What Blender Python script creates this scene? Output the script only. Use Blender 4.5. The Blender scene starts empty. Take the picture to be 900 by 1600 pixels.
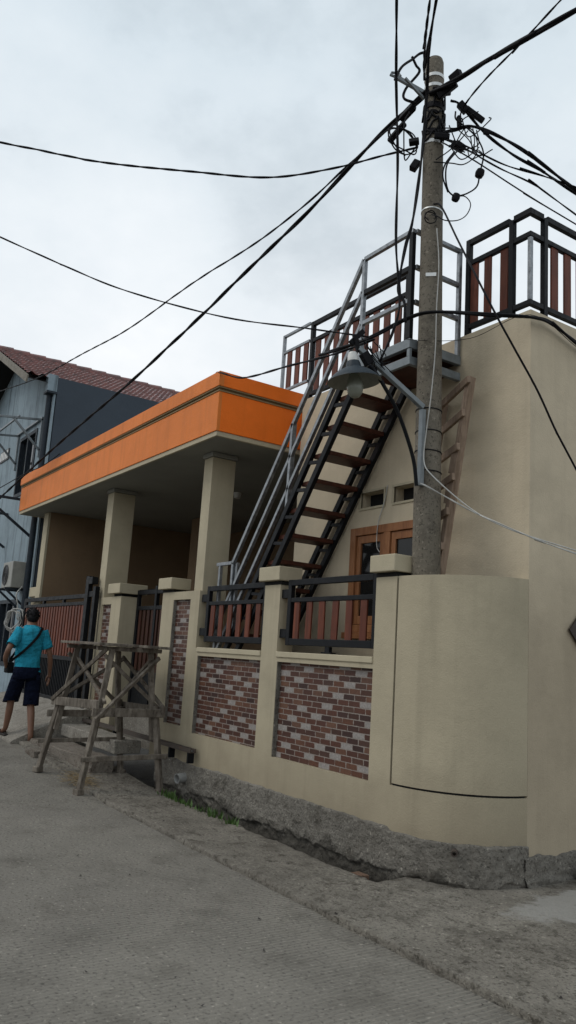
import bpy, bmesh, math, random
from mathutils import Vector, Matrix, noise
random.seed(7)
scene = bpy.context.scene
COL = scene.collection
V3 = Vector

# ------------------------------------------------------------------ materials
def new_mat(name):
    m = bpy.data.materials.new(name); m.use_nodes = True
    nt = m.node_tree; b = nt.nodes['Principled BSDF']
    return m, nt, b
def N(nt, t, **kw):
    n = nt.nodes.new(t)
    for k, v in kw.items():
        setattr(n, k, v)
    return n
def pos(nt, scale=(1, 1, 1)):
    g = N(nt, 'ShaderNodeNewGeometry'); mp = N(nt, 'ShaderNodeMapping')
    mp.inputs['Scale'].default_value = scale
    nt.links.new(g.outputs['Position'], mp.inputs['Vector'])
    return mp.outputs['Vector']
def nz(nt, vec, scale, detail=5, rough=.55):
    n = N(nt, 'ShaderNodeTexNoise'); n.inputs['Scale'].default_value = scale
    n.inputs['Detail'].default_value = detail; n.inputs['Roughness'].default_value = rough
    nt.links.new(vec, n.inputs['Vector']); return n.outputs['Fac']
def ramp(nt, fac, stops):
    r = N(nt, 'ShaderNodeValToRGB')
    while len(r.color_ramp.elements) < len(stops): r.color_ramp.elements.new(.5)
    for e, (p, c) in zip(r.color_ramp.elements, stops):
        e.position = p; e.color = (c[0], c[1], c[2], 1) if not isinstance(c, (int, float)) else (c, c, c, 1)
    nt.links.new(fac, r.inputs['Fac']); return r.outputs['Color']
def mix(nt, fac, a, b, mode='MIX'):
    m = N(nt, 'ShaderNodeMix', data_type='RGBA', blend_type=mode)
    def put(s, v):
        if isinstance(v, (int, float)): s.default_value = v
        elif isinstance(v, tuple): s.default_value = (v[0], v[1], v[2], 1)
        else: nt.links.new(v, s)
    put(m.inputs[0], fac); put(m.inputs[6], a); put(m.inputs[7], b)
    return m.outputs[2]
def math_(nt, op, a, b=0.0):
    m = N(nt, 'ShaderNodeMath', operation=op)
    for i, v in enumerate((a, b)):
        if isinstance(v, (int, float)): m.inputs[i].default_value = v
        else: nt.links.new(v, m.inputs[i])
    return m.outputs[0]
def bump(nt, b, h, strength=.3, dist=.01):
    n = N(nt, 'ShaderNodeBump'); n.inputs['Strength'].default_value = strength
    n.inputs['Distance'].default_value = dist
    nt.links.new(h, n.inputs['Height']); nt.links.new(n.outputs['Normal'], b.inputs['Normal'])
def sep(nt, v):
    s = N(nt, 'ShaderNodeSeparateXYZ'); nt.links.new(v, s.inputs[0]); return s.outputs

def painted_wall(name, col, dirt=.35, streak=.25, rough=.75, low=None):
    m, nt, b = new_mat(name)
    p = pos(nt)
    d = tuple(c * (1 - dirt) for c in col); l = tuple(min(1, c * 1.06) for c in col)
    big = nz(nt, p, 1.3, 6, .6)
    c = ramp(nt, big, [(.3, tuple(x * .9 for x in col)), (.55, col), (.75, l)])
    st = nz(nt, pos(nt, (7, 7, .45)), 1.0, 4, .6)
    c = mix(nt, math_(nt, 'MULTIPLY', ramp(nt, st, [(.52, 0.), (.75, 1.)]), streak), c, d)
    sp = nz(nt, p, 38, 3, .6)
    c = mix(nt, math_(nt, 'MULTIPLY', ramp(nt, sp, [(.66, 0.), (.74, 1.)]), .25), c, d)
    pt_ = nz(nt, pos(nt, (1, 1, 1.4)), 2.6, 7, .68)
    c = mix(nt, ramp(nt, pt_, [(.46, 0.), (.66, .22)]), c, d)
    ck = N(nt, 'ShaderNodeTexVoronoi', feature='DISTANCE_TO_EDGE'); ck.inputs['Scale'].default_value = 1.1
    wv = N(nt, 'ShaderNodeVectorMath', operation='ADD'); nt.links.new(p, wv.inputs[0])
    nn = N(nt, 'ShaderNodeTexNoise'); nn.inputs['Scale'].default_value = 3.5; nn.inputs['Detail'].default_value = 6; nt.links.new(p, nn.inputs['Vector']); nt.links.new(nn.outputs['Color'], wv.inputs[1])
    nt.links.new(wv.outputs[0], ck.inputs['Vector'])
    ckm = math_(nt, 'MULTIPLY', ramp(nt, ck.outputs['Distance'], [(.0, .22), (.004, 0.)]), ramp(nt, nz(nt, p, .8, 2), [(.58, 0.), (.63, 1.)]))
    c = mix(nt, ckm, c, tuple(x * .45 for x in col))
    if low:            # splash dirt at the foot; on the house wall, light falloff painted in
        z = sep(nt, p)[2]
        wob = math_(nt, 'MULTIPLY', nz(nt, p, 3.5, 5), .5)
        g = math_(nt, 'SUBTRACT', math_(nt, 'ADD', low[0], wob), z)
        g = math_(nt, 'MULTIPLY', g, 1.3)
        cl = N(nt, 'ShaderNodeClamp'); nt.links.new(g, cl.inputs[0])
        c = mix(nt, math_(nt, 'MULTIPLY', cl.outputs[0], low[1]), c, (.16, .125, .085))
    nt.links.new(c, b.inputs['Base Color']); b.inputs['Roughness'].default_value = rough; b.inputs['Specular IOR Level'].default_value = .22
    h = math_(nt, 'ADD', nz(nt, p, 90, 3), math_(nt, 'MULTIPLY', nz(nt, p, 5, 5), 3.0))
    bump(nt, b, h, .3, .008)
    return m
def concrete(name, a, bcol, dark, rough=.9, scale=1.0, grooves=False, bs=.5, bd=.012, moss=None, pale=False, dark_foot=None):
    m, nt, b = new_mat(name)
    p = pos(nt)
    big = nz(nt, p, .9 * scale, 7, .62)
    c = ramp(nt, big, [(.32, a), (.66, bcol)])
    st = nz(nt, p, 4.2 * scale, 6, .7)
    c = mix(nt, ramp(nt, st, [(.5, 0.), (.72, .75)]), c, dark)
    sp = nz(nt, p, 48, 3, .6)
    c = mix(nt, ramp(nt, sp, [(.55, 0.), (.66, .72)]), c, tuple(x * .35 for x in a))
    sp2 = nz(nt, p, 34, 3, .6)
    c = mix(nt, ramp(nt, sp2, [(.60, 0.), (.72, .55)]), c, tuple(min(1, x * 1.9) for x in bcol))
    if moss:
        mo = nz(nt, p, 2.3, 6, .65)
        c = mix(nt, ramp(nt, mo, [(.55, 0.), (.7, .8)]), c, moss)
    if pale:
        mm = ramp(nt, nz(nt, p, .9, 4, .6), [(.45, 0.), (.62, 1.)])
        sc2 = ramp(nt, nz(nt, p, 30, 5, .75), [(.50, 0.), (.62, .8)])
        c = mix(nt, math_(nt, 'MULTIPLY', math_(nt, 'MULTIPLY', mm, sc2), .8), c, dark)
        sc3 = ramp(nt, nz(nt, p, 13, 6, .75), [(.56, 0.), (.62, .75)])
        c = mix(nt, sc3, c, dark)
    if pale:      # spilt mortar: a pale rough smear in front of the side wall
        s3 = sep(nt, p)
        dx = math_(nt, 'DIVIDE', math_(nt, 'SUBTRACT', s3[0], 1.16), .30); dy = math_(nt, 'DIVIDE', math_(nt, 'SUBTRACT', s3[1], .55), .55)
        dd = math_(nt, 'ADD', math_(nt, 'MULTIPLY', dx, dx), math_(nt, 'MULTIPLY', dy, dy))
        dd = math_(nt, 'ADD', dd, math_(nt, 'MULTIPLY', math_(nt, 'SUBTRACT', nz(nt, p, 7, 6, .7), .5), 3.2))
        c = mix(nt, ramp(nt, dd, [(.45, .8), (.95, 0.)]), c, (.36, .35, .325))
    if dark_foot is not None:  # darker below an uneven height
        s3 = sep(nt, p)
        g = math_(nt, 'SUBTRACT', math_(nt, 'ADD', dark_foot, math_(nt, 'MULTIPLY', math_(nt, 'SUBTRACT', nz(nt, p, 4, 6, .65), .5), .5)), s3[2])
        c = mix(nt, ramp(nt, g, [(.0, 0.), (.06, .62), (.25, .85)]), c, (.032, .028, .022))
    h = math_(nt, 'ADD', math_(nt, 'MULTIPLY', nz(nt, p, 60, 4, .7), .8), math_(nt, 'MULTIPLY', nz(nt, p, 9, 6, .7), 1.2))
    if grooves:
        w = N(nt, 'ShaderNodeTexWave', wave_type='BANDS', bands_direction='X')
        w.inputs['Scale'].default_value = 9.5; w.inputs['Distortion'].default_value = 1.2
        w.inputs['Detail'].default_value = 2; w.inputs['Detail Scale'].default_value = 1.4
        nt.links.new(p, w.inputs['Vector'])
        msk = ramp(nt, nz(nt, pos(nt, (1, .8, 1)), .55, 3), [(.40, 0.08), (.58, 1.)])
        gw = math_(nt, 'MULTIPLY', w.outputs['Fac'], msk)
        h = math_(nt, 'ADD', h, math_(nt, 'MULTIPLY', gw, 1.1))
        c = mix(nt, math_(nt, 'MULTIPLY', gw, .30), c, tuple(x * .42 for x in a))
    nt.links.new(c, b.inputs['Base Color']); b.inputs['Roughness'].default_value = rough
    b.inputs['Specular IOR Level'].default_value = .25
    bump(nt, b, h, bs, bd)
    return m
def wood(name, a, c2, dark, grain=(30, 30, 3), rough=.6, bs=.25):
    m, nt, b = new_mat(name)
    p = pos(nt, grain)
    g = nz(nt, p, 1.0, 6, .65)
    c = ramp(nt, g, [(.3, dark), (.5, a), (.7, c2)])
    c = mix(nt, ramp(nt, nz(nt, pos(nt, (9, 9, .6)), 1.0, 2), [(.4, 0.), (.62, .55)]), c, dark)
    blot = nz(nt, pos(nt), 9, 4)
    c = mix(nt, ramp(nt, blot, [(.5, 0.), (.75, .6)]), c, dark)
    nt.links.new(c, b.inputs['Base Color']); b.inputs['Roughness'].default_value = rough; b.inputs['Specular IOR Level'].default_value = .22
    bump(nt, b, g, bs, .004)
    return m
def metal(name, col, rough=.45, metallic=0., var=.25, rust=None, sc=14, spec=.5):
    m, nt, b = new_mat(name)
    p = pos(nt)
    n = nz(nt, p, sc, 5, .6)
    c = ramp(nt, n, [(.3, tuple(x * (1 - var) for x in col)), (.7, tuple(min(1, x * (1 + var)) for x in col))])
    if rust:
        r = nz(nt, p, 6, 6, .7)
        c = mix(nt, ramp(nt, r, [(.6, 0.), (.72, .85)]), c, rust)
    nt.links.new(c, b.inputs['Base Color'])
    b.inputs['Metallic'].default_value = metallic; b.inputs['Specular IOR Level'].default_value = spec
    rr = ramp(nt, n, [(.3, max(.05, rough - .12)), (.7, min(1, rough + .15))])
    nt.links.new(rr, b.inputs['Roughness'])
    bump(nt, b, n, .06, .003)
    return m
def brick_tile(name):
    m, nt, b = new_mat(name)
    p = pos(nt); s = sep(nt, p)
    BW, BH = .142, .0475
    v = math_(nt, 'DIVIDE', s[2], BH); row = math_(nt, 'FLOOR', v)
    u0 = math_(nt, 'DIVIDE', s[0], BW)
    sh = math_(nt, 'MULTIPLY', math_(nt, 'MODULO', math_(nt, 'ADD', row, 200.), 2.), .5)
    u = math_(nt, 'ADD', u0, sh); colm = math_(nt, 'FLOOR', u)
    fu = math_(nt, 'FRACT', u); fv = math_(nt, 'FRACT', v)
    # wobble the mortar a little
    wob = math_(nt, 'MULTIPLY', math_(nt, 'SUBTRACT', nz(nt, p, 38, 4), .5), .16)
    def edge(f, w):
        d = math_(nt, 'ABSOLUTE', math_(nt, 'SUBTRACT', f, .5))
        return math_(nt, 'GREATER_THAN', math_(nt, 'ADD', d, wob), .5 - w)
    mort = math_(nt, 'MAXIMUM', edge(fu, .026), edge(fv, .075))
    cv = N(nt, 'ShaderNodeCombineXYZ'); nt.links.new(colm, cv.inputs[0]); nt.links.new(row, cv.inputs[1])
    wn = N(nt, 'ShaderNodeTexWhiteNoise', noise_dimensions='2D'); nt.links.new(cv.outputs[0], wn.inputs['Vector'])
    rnd = wn.outputs['Value']
    base = ramp(nt, rnd, [(0, (.070, .030, .022)), (.3, (.105, .042, .028)), (.5, (.048, .025, .022)), (.7, (.15, .075, .048)), (.85, (.12, .05, .03)), (1, (.038, .021, .019))])
    # every fifth tile of the print is pale grey, stepping diagonally
    k = math_(nt, 'ADD', math_(nt, 'ADD', colm, math_(nt, 'MULTIPLY', row, 2.0)), 2000.)
    grey = math_(nt, 'LESS_THAN', math_(nt, 'MODULO', k, 5.), .5)
    alt = math_(nt, 'LESS_THAN', math_(nt, 'FRACT', math_(nt, 'MULTIPLY', rnd, 7.3)), .82)
    grey = math_(nt, 'MULTIPLY', grey, alt)
    c = mix(nt, grey, base, (.31, .285, .268))
    n = nz(nt, p, 55, 5, .7)
    c = mix(nt, ramp(nt, n, [(.42, .55), (.62, 0.)]), c, mix(nt, .5, c, (.03, .02, .018)))
    c = mix(nt, mort, c, (.25, .215, .19))
    nt.links.new(c, b.inputs['Base Color']); b.inputs['Roughness'].default_value = .5; b.inputs['Specular IOR Level'].default_value = .25
    h = math_(nt, 'ADD', math_(nt, 'MULTIPLY', mort, -.6), math_(nt, 'MULTIPLY', n, .4))
    bump(nt, b, h, .7, .006)
    return m

CREAM = painted_wall('cream_paint', (.455, .402, .288), .35, .25)
CREAM_LOW = painted_wall('cream_paint_street', (.425, .372, .266), .4, .38, low=(.62, .6))
CREAM_HOUSE = painted_wall('cream_house_wall', (.56, .48, .352), .42, .25, low=(2.05, .40))  # lighter above, darker below: uneven light put into the wall colour
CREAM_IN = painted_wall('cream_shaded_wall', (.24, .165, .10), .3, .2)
ORANGE = painted_wall('orange_paint', (.76, .215, .042), .35, .6, .6)
ORANGE_D = painted_wall('orange_side_toned', (.94, .19, .016), .3, .4, .6)  # same orange fascia; light on the side face put into its colour
CEIL = painted_wall('ceiling_paint', (.27, .27, .245), .2, .1)
BEADC = painted_wall('dull_bead_paint', (.30, .22, .12), .3, .2)
GROOVE = painted_wall('brown_groove', (.16, .105, .05), .3, .1)
BLUE = painted_wall('pale_blue_plaster', (.26, .33, .375), .7, 1.2)
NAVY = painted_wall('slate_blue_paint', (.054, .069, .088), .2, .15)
PLINTH = concrete('raw_concrete', (.16, .148, .128), (.25, .232, .200), (.065, .056, .044), bs=1., bd=.025, scale=1.6, dark_foot=.10)
ROAD = concrete('road_concrete', (.168, .156, .136), (.25, .233, .200), (.11, .100, .084), scale=.6, grooves=True, bs=.8, bd=.012)
APRON = concrete('apron_concrete', (.172, .156, .131), (.285, .262, .222), (.065, .056, .044), scale=1.6, bs=1., bd=.03, pale=True)
STEPC = concrete('step_concrete', (.19, .175, .15), (.28, .26, .225), (.10, .085, .065), scale=1.4, bs=.7)
SOIL = concrete('gully_soil', (.035, .03, .024), (.06, .052, .04), (.015, .013, .01), scale=2, bs=1., bd=.04, moss=(.03, .05, .012))
GROUNDM = concrete('ground_earth', (.10, .09, .075), (.14, .125, .10), (.06, .055, .045))
POLEC = concrete('pole_concrete', (.135, .118, .092), (.19, .17, .138), (.06, .052, .042), scale=1.2, bs=.5, bd=.008)
PATCH = concrete('pale_mortar', (.36, .35, .33), (.45, .44, .41), (.2, .19, .18), scale=3)
BRICK = brick_tile('printed_brick_tile')
SLAT = wood('red_brown_slat', (.145, .038, .019), (.19, .056, .028), (.07, .021, .012), (28, 28, 2.5), .5)
TREAD = wood('dark_tread_wood', (.085, .028, .017), (.115, .04, .024), (.045, .016, .011), (4, 30, 30), .5)
DARKW = wood('dark_gate_wood', (.05, .018, .011), (.07, .026, .016), (.025, .01, .007), (28, 28, 3), .6)
WFRAME = wood('window_wood', (.30, .13, .055), (.36, .17, .08), (.19, .075, .032), (26, 26, 3), .45)
OLDW = wood('weathered_timber', (.175, .152, .125), (.27, .24, .20), (.065, .053, .042), (22, 22, 9), .85, .6)
LADW = wood('ladder_timber', (.29, .215, .16), (.38, .29, .225), (.15, .105, .075), (30, 30, 5), .85, .6)
BLACKM = metal('black_painted_steel', (.006, .007, .009), .5, 0, .3, spec=.18)
GALV = metal('galvanised_steel', (.24, .255, .27), .38, .7, .4, rust=None, sc=22)
GALVP = metal('grey_primer_steel', (.20, .225, .24), .45, .2, .2, rust=None, spec=.3)
RUSTY = metal('rusty_steel', (.07, .055, .045), .7, .2, .3, rust=(.12, .055, .025))
CABLE = metal('black_cable', (.006, .006, .008), .6, 0, .2, spec=.15)
CABLE_W = metal('white_cable', (.40, .40, .38), .5, 0, .2)
BAND = metal('pole_band', (.62, .63, .62), .4, .5, .15)
DARKP = metal('dark_pipe', (.025, .033, .043), .55, 0, .3, spec=.2)
AC_W = metal('ac_casing', (.27, .27, .245), .5, 0, .2, rust=(.17, .14, .10), sc=6)
AC_D = metal('ac_dark', (.035, .036, .038), .5)
PVC = metal('pvc_pipe', (.27, .27, .26), .5, 0, .2)
SHADE_O = metal('lamp_shade_outside', (.022, .032, .042), .5, 0, .3, spec=.25)
SHADE_I = metal('lamp_shade_inside', (.20, .205, .18), .5, 0, .15, spec=.2)
WHITEM = metal('white_ceramic', (.6, .6, .58), .35)
TILE = metal('roof_tile_clay', (.135, .042, .034), .30, 0, .6, sc=5)
TILE.node_tree.nodes['Principled BSDF'].inputs['Specular IOR Level'].default_value = .6
SIGN_B = metal('sign_brown', (.03, .02, .014), .6)
SIGN_W = metal('sign_pale_blue', (.35, .45, .5), .5)
SKIN = metal('skin', (.17, .085, .052), .55, 0, .12)
HAIR = metal('black_hair', (.006, .006, .007), .6, spec=.2)
def cloth(name, col):
    m, nt, b = new_mat(name); p = pos(nt)
    f1 = nz(nt, pos(nt, (11, 11, 5)), 1.0, 4, .6); f2 = nz(nt, pos(nt, (6, 6, 16)), 1.0, 3, .5)
    h = math_(nt, 'ADD', f1, f2)
    nt.links.new(ramp(nt, f1, [(.3, tuple(x * .75 for x in col)), (.7, tuple(x * 1.12 for x in col))]), b.inputs['Base Color'])
    b.inputs['Roughness'].default_value = .95; b.inputs['Specular IOR Level'].default_value = .08
    bump(nt, b, h, 1.0, .045); return m
SHIRT = cloth('turquoise_cotton', (.026, .29, .42))
SHORTS = cloth('navy_cotton', (.007, .010, .024))
BAGM = metal('black_nylon', (.008, .008, .009), .8, spec=.1)
SANDAL = metal('dark_rubber', (.018, .015, .013), .8)
BRICKBIT = concrete('broken_brick', (.13, .075, .05), (.18, .12, .085), (.08, .05, .035), scale=4)

m, nt, b = new_mat('dark_window_glass')
b.inputs['Base Color'].default_value = (.012, .012, .012, 1); b.inputs['Roughness'].default_value = .06
b.inputs['Specular IOR Level'].default_value = .25
GLASS = m
m, nt, b = new_mat('frosted_bulb_glass')
b.inputs['Base Color'].default_value = (.30, .32, .27, 1); b.inputs['Roughness'].default_value = .3
b.inputs['Transmission Weight'].default_value = .35
BULB = m
m, nt, b = new_mat('weed_leaf')
oi = N(nt, 'ShaderNodeNewGeometry')
c = ramp(nt, nz(nt, pos(nt), 30, 2), [(.3, (.03, .07, .012)), (.7, (.08, .15, .03))])
nt.links.new(c, b.inputs['Base Color']); b.inputs['Roughness'].default_value = .6
LEAF = m
m, nt, b = new_mat('dry_straw')
b.inputs['Base Color'].default_value = (.24, .18, .10, 1); STRAW = m
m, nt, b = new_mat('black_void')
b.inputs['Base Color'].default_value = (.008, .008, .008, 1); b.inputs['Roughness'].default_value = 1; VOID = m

# ------------------------------------------------------------------ mesh builder
class MB:
    def __init__(self): self.v = []; self.f = []; self.mi = []
    def add(self, vs, fs, mi=0):
        o = len(self.v); self.v += [V3(p) for p in vs]
        self.f += [tuple(i + o for i in f) for f in fs]; self.mi += [mi] * len(fs); return self
    def box(self, x0, x1, y0, y1, z0, z1, mi=0):
        vs = [(x, y, z) for z in (z0, z1) for y in (y0, y1) for x in (x0, x1)]
        return self.add(vs, [(0, 2, 3, 1), (4, 5, 7, 6), (0, 1, 5, 4), (1, 3, 7, 5), (3, 2, 6, 7), (2, 0, 4, 6)], mi)
    def beam(self, p, q, w, h, up=(0, 0, 1), mi=0, roll=0., taper=1.0):
        p, q = V3(p), V3(q); d = (q - p).normalized(); u = V3(up)
        s = d.cross(u)
        if s.length < 1e-4: s = d.cross(V3((1, 0, 0)))
        s.normalize(); u = s.cross(d).normalized()
        if roll:
            r = Matrix.Rotation(roll, 3, d); s = r @ s; u = r @ u
        vs = []
        for c, k in ((p, 1.0), (q, taper)):
            for a, b_ in ((-1, -1), (1, -1), (1, 1), (-1, 1)): vs.append(c + s * a * w / 2 * k + u * b_ * h / 2 * k)
        return self.add(vs, [(3, 2, 1, 0), (4, 5, 6, 7), (0, 1, 5, 4), (1, 2, 6, 5), (2, 3, 7, 6), (3, 0, 4, 7)], mi)
    def tube(self, pts, r, n=8, mi=0, caps=True):
        pts = [V3(p) for p in pts]; rs = r if isinstance(r, (list, tuple)) else [r] * len(pts)
        vs = []; fs = []; ref = None
        for i, p in enumerate(pts):
            a = pts[max(i - 1, 0)]; c = pts[min(i + 1, len(pts) - 1)]; t = (c - a).normalized()
            if ref is None:
                ref = t.cross(V3((0, 0, 1)))
                if ref.length < .05: ref = t.cross(V3((1, 0, 0)))
            ref = (ref - t * ref.dot(t)).normalized(); bt = t.cross(ref)
            for k in range(n):
                an = 2 * math.pi * k / n; vs.append(p + (ref * math.cos(an) + bt * math.sin(an)) * rs[i])
        for i in range(len(pts) - 1):
            for k in range(n):
                a = i * n + k; b_ = i * n + (k + 1) % n; fs.append((a, b_, b_ + n, a + n))
        if caps:
            fs.append(tuple(range(n - 1, -1, -1))); fs.append(tuple((len(pts) - 1) * n + k for k in range(n)))
        return self.add(vs, fs, mi)
    def lathe(self, c, prof, n=24, mi=0, axis=None):
        c = V3(c); vs = []; fs = []
        M = Matrix.Identity(3)
        if axis is not None: M = V3((0, 0, 1)).rotation_difference(V3(axis)).to_matrix()
        for r, z in prof:
            for k in range(n):
                a = 2 * math.pi * k / n; vs.append(c + M @ V3((r * math.cos(a), r * math.sin(a), z)))
        for i in range(len(prof) - 1):
            for k in range(n):
                a = i * n + k; b_ = i * n + (k + 1) % n; fs.append((a, b_, b_ + n, a + n))
        return self.add(vs, fs, mi)
    def ell(self, c, r, n=12, mi=0, M=None):
        c = V3(c); vs = []; fs = []; M = M or Matrix.Identity(3)
        for i in range(n + 1):
            t = math.pi * i / n
            for k in range(n):
                a = 2 * math.pi * k / n
                vs.append(c + M @ V3((r[0] * math.sin(t) * math.cos(a), r[1] * math.sin(t) * math.sin(a), r[2] * math.cos(t))))
        for i in range(n):
            for k in range(n):
                a = i * n + k; b_ = i * n + (k + 1) % n; fs.append((a, a + n, b_ + n, b_))
        return self.add(vs, fs, mi)
    def sheet(self, fn, nu, nv, mi=0):
        vs = [fn(i / nu, j / nv) for i in range(nu + 1) for j in range(nv + 1)]
        fs = [(i * (nv + 1) + j, (i + 1) * (nv + 1) + j, (i + 1) * (nv + 1) + j + 1, i * (nv + 1) + j + 1) for i in range(nu) for j in range(nv)]
        return self.add(vs, fs, mi)
    def loft(self, rings, n=16, mi=0, caps=(False, False)):   # ring: centre, vector a, vector b
        vs = []; fs = []
        for c, a, b_ in rings:
            c, a, b_ = V3(c), V3(a), V3(b_)
            for k in range(n):
                t = 2 * math.pi * k / n; vs.append(c + a * math.cos(t) + b_ * math.sin(t))
        for i in range(len(rings) - 1):
            for k in range(n):
                p = i * n + k; q = i * n + (k + 1) % n; fs.append((p, q, q + n, p + n))
        if caps[0]: fs.append(tuple(range(n - 1, -1, -1)))
        if caps[1]: fs.append(tuple((len(rings) - 1) * n + k for k in range(n)))
        return self.add(vs, fs, mi)
    def gridwall(self, us, vs_, solid, t0, t1, fn, mi=0):
        """wall in the (u, v) plane with openings; fn(u, v, t) -> point"""
        for i in range(len(us) - 1):
            for j in range(len(vs_) - 1):
                if not solid(i, j): continue
                a, b_, c, d = us[i], us[i + 1], vs_[j], vs_[j + 1]
                P = lambda u, v, t: fn(u, v, t)
                q = [(P(a, c, t0), P(b_, c, t0), P(b_, d, t0), P(a, d, t0)), (P(b_, c, t1), P(a, c, t1), P(a, d, t1), P(b_, d, t1))]
                s = lambda x, y: 0 <= x < len(us) - 1 and 0 <= y < len(vs_) - 1 and solid(x, y)
                if not s(i - 1, j): q.append((P(a, c, t1), P(a, c, t0), P(a, d, t0), P(a, d, t1)))
                if not s(i + 1, j): q.append((P(b_, c, t0), P(b_, c, t1), P(b_, d, t1), P(b_, d, t0)))
                if not s(i, j - 1): q.append((P(a, c, t1), P(b_, c, t1), P(b_, c, t0), P(a, c, t0)))
                if not s(i, j + 1): q.append((P(a, d, t0), P(b_, d, t0), P(b_, d, t1), P(a, d, t1)))
                for f in q: self.add(f, [(0, 1, 2, 3)], mi)
        return self
    def build(self, name, mats, parent=None, loc=None, smooth=False, bevel=0., weld=True, seg=2):
        if not isinstance(mats, (list, tuple)): mats = [mats]
        base = V3((0, 0, 0))
        if parent is not None:
            q = parent
            while q is not None: base += q.location; q = q.parent
            org = base
        else: org = V3(loc) if loc is not None else V3((0, 0, 0))
        me = bpy.data.meshes.new(name)
        me.from_pydata([tuple(p - org) for p in self.v], [], self.f)
        for mt in mats: me.materials.append(mt)
        for p, i in zip(me.polygons, self.mi): p.material_index = i
        bm = bmesh.new(); bm.from_mesh(me)
        if weld: bmesh.ops.remove_doubles(bm, verts=bm.verts, dist=1e-5)
        bmesh.ops.recalc_face_normals(bm, faces=bm.faces)
        if smooth:
            for f in bm.faces: f.smooth = True
        bm.to_mesh(me); bm.free()
        o = bpy.data.objects.new(name, me); COL.objects.link(o)
        if parent is not None: o.parent = parent
        else: o.location = org
        if bevel:
            md = o.modifiers.new('edge_softening', 'BEVEL'); md.width = bevel; md.segments = seg; md.limit_method = 'ANGLE'; md.angle_limit = math.radians(40)
        if smooth and smooth != 'all':
            md = o.modifiers.new('sharp', 'EDGE_SPLIT'); md.split_angle = math.radians(45)
        return o
def tag(o, label=None, cat=None, group=None, kind=None):
    if label: o['label'] = label
    if cat: o['category'] = cat
    if group: o['group'] = group
    if kind: o['kind'] = kind
    return o
def thing(name, loc, label, cat, group=None):
    o = bpy.data.objects.new(name, None); COL.objects.link(o); o.location = loc; o.empty_display_size = .1
    return tag(o, label, cat, group)
def nse(x, y, z=0): return noise.noise(V3((x, y, z)))
def cat_rom(pts, n=10):
    pts = [V3(p) for p in pts]; P = [pts[0] * 2 - pts[1]] + pts + [pts[-1] * 2 - pts[-2]]; out = []
    for i in range(1, len(P) - 2):
        a, b_, c, d = P[i - 1], P[i], P[i + 1], P[i + 2]
        for k in range(n):
            t = k / n
            out.append(.5 * ((2 * b_) + (c - a) * t + (2 * a - 5 * b_ + 4 * c - d) * t * t + (3 * b_ - a - 3 * c + d) * t ** 3))
    out.append(pts[-1]); return out
def ext(pts, a=0, b_=0):
    pts = [V3(p) for p in pts]
    if a: pts = [pts[0] + (pts[0] - pts[1]).normalized() * a] + pts
    if b_: pts = pts + [pts[-1] + (pts[-1] - pts[-2]).normalized() * b_]
    return pts
def twist(mb, pts, r, strands, pitch=.35, n=6, gap=.55):
    """bundle of strands wound round one another along pts"""
    L = [0.]
    for i in range(1, len(pts)): L.append(L[-1] + (pts[i] - pts[i - 1]).length)
    for s in range(strands):
        q = []; ref = None
        for i, p in enumerate(pts):
            t = (pts[min(i + 1, len(pts) - 1)] - pts[max(i - 1, 0)]).normalized()
            if ref is None:
                ref = t.cross(V3((0, 0, 1)))
                if ref.length < .05: ref = t.cross(V3((1, 0, 0)))
            ref = (ref - t * ref.dot(t)).normalized(); bt = t.cross(ref)
            ph = 2 * math.pi * (L[i] / (pitch * 1.7) + s / strands) + 1.5 * nse(L[i] * .8, s)
            q.append(p + (ref * math.cos(ph) + bt * math.sin(ph)) * r * gap)
        mb.tube(q, r, n)
    return mb
def resample(pts, step):
    out = [pts[0]]; acc = 0
    for i in range(1, len(pts)):
        a, b_ = pts[i - 1], pts[i]; d = (b_ - a).length; k = max(1, int(d / step))
        for j in range(1, k + 1): out.append(a.lerp(b_, j / k))
    return out

# ------------------------------------------------------------------ ground
def gz(x): return min(.42, max(0., .06 * (-3.0 - x)))
g = MB().box(-150, 150, -150, 150, -1.2, -.55)
tag(g.build('ground', GROUNDM), kind='structure')
def road_fn(u, v):
    x = -60 + 90 * u; y = -7.5 + 6.58 * v
    return (x, y, gz(x) - .02 * (1 - v) * (1 - v))
r = MB().sheet(road_fn, 180, 12); tag(r.build('road', ROAD), kind='structure')
vg = MB().sheet(lambda u, v: (-60 + 90 * u, -60 + 52.5 * v, gz(-60 + 90 * u) - .024), 60, 4)
tag(vg.build('far_verge', GROUNDM), kind='structure')
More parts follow.
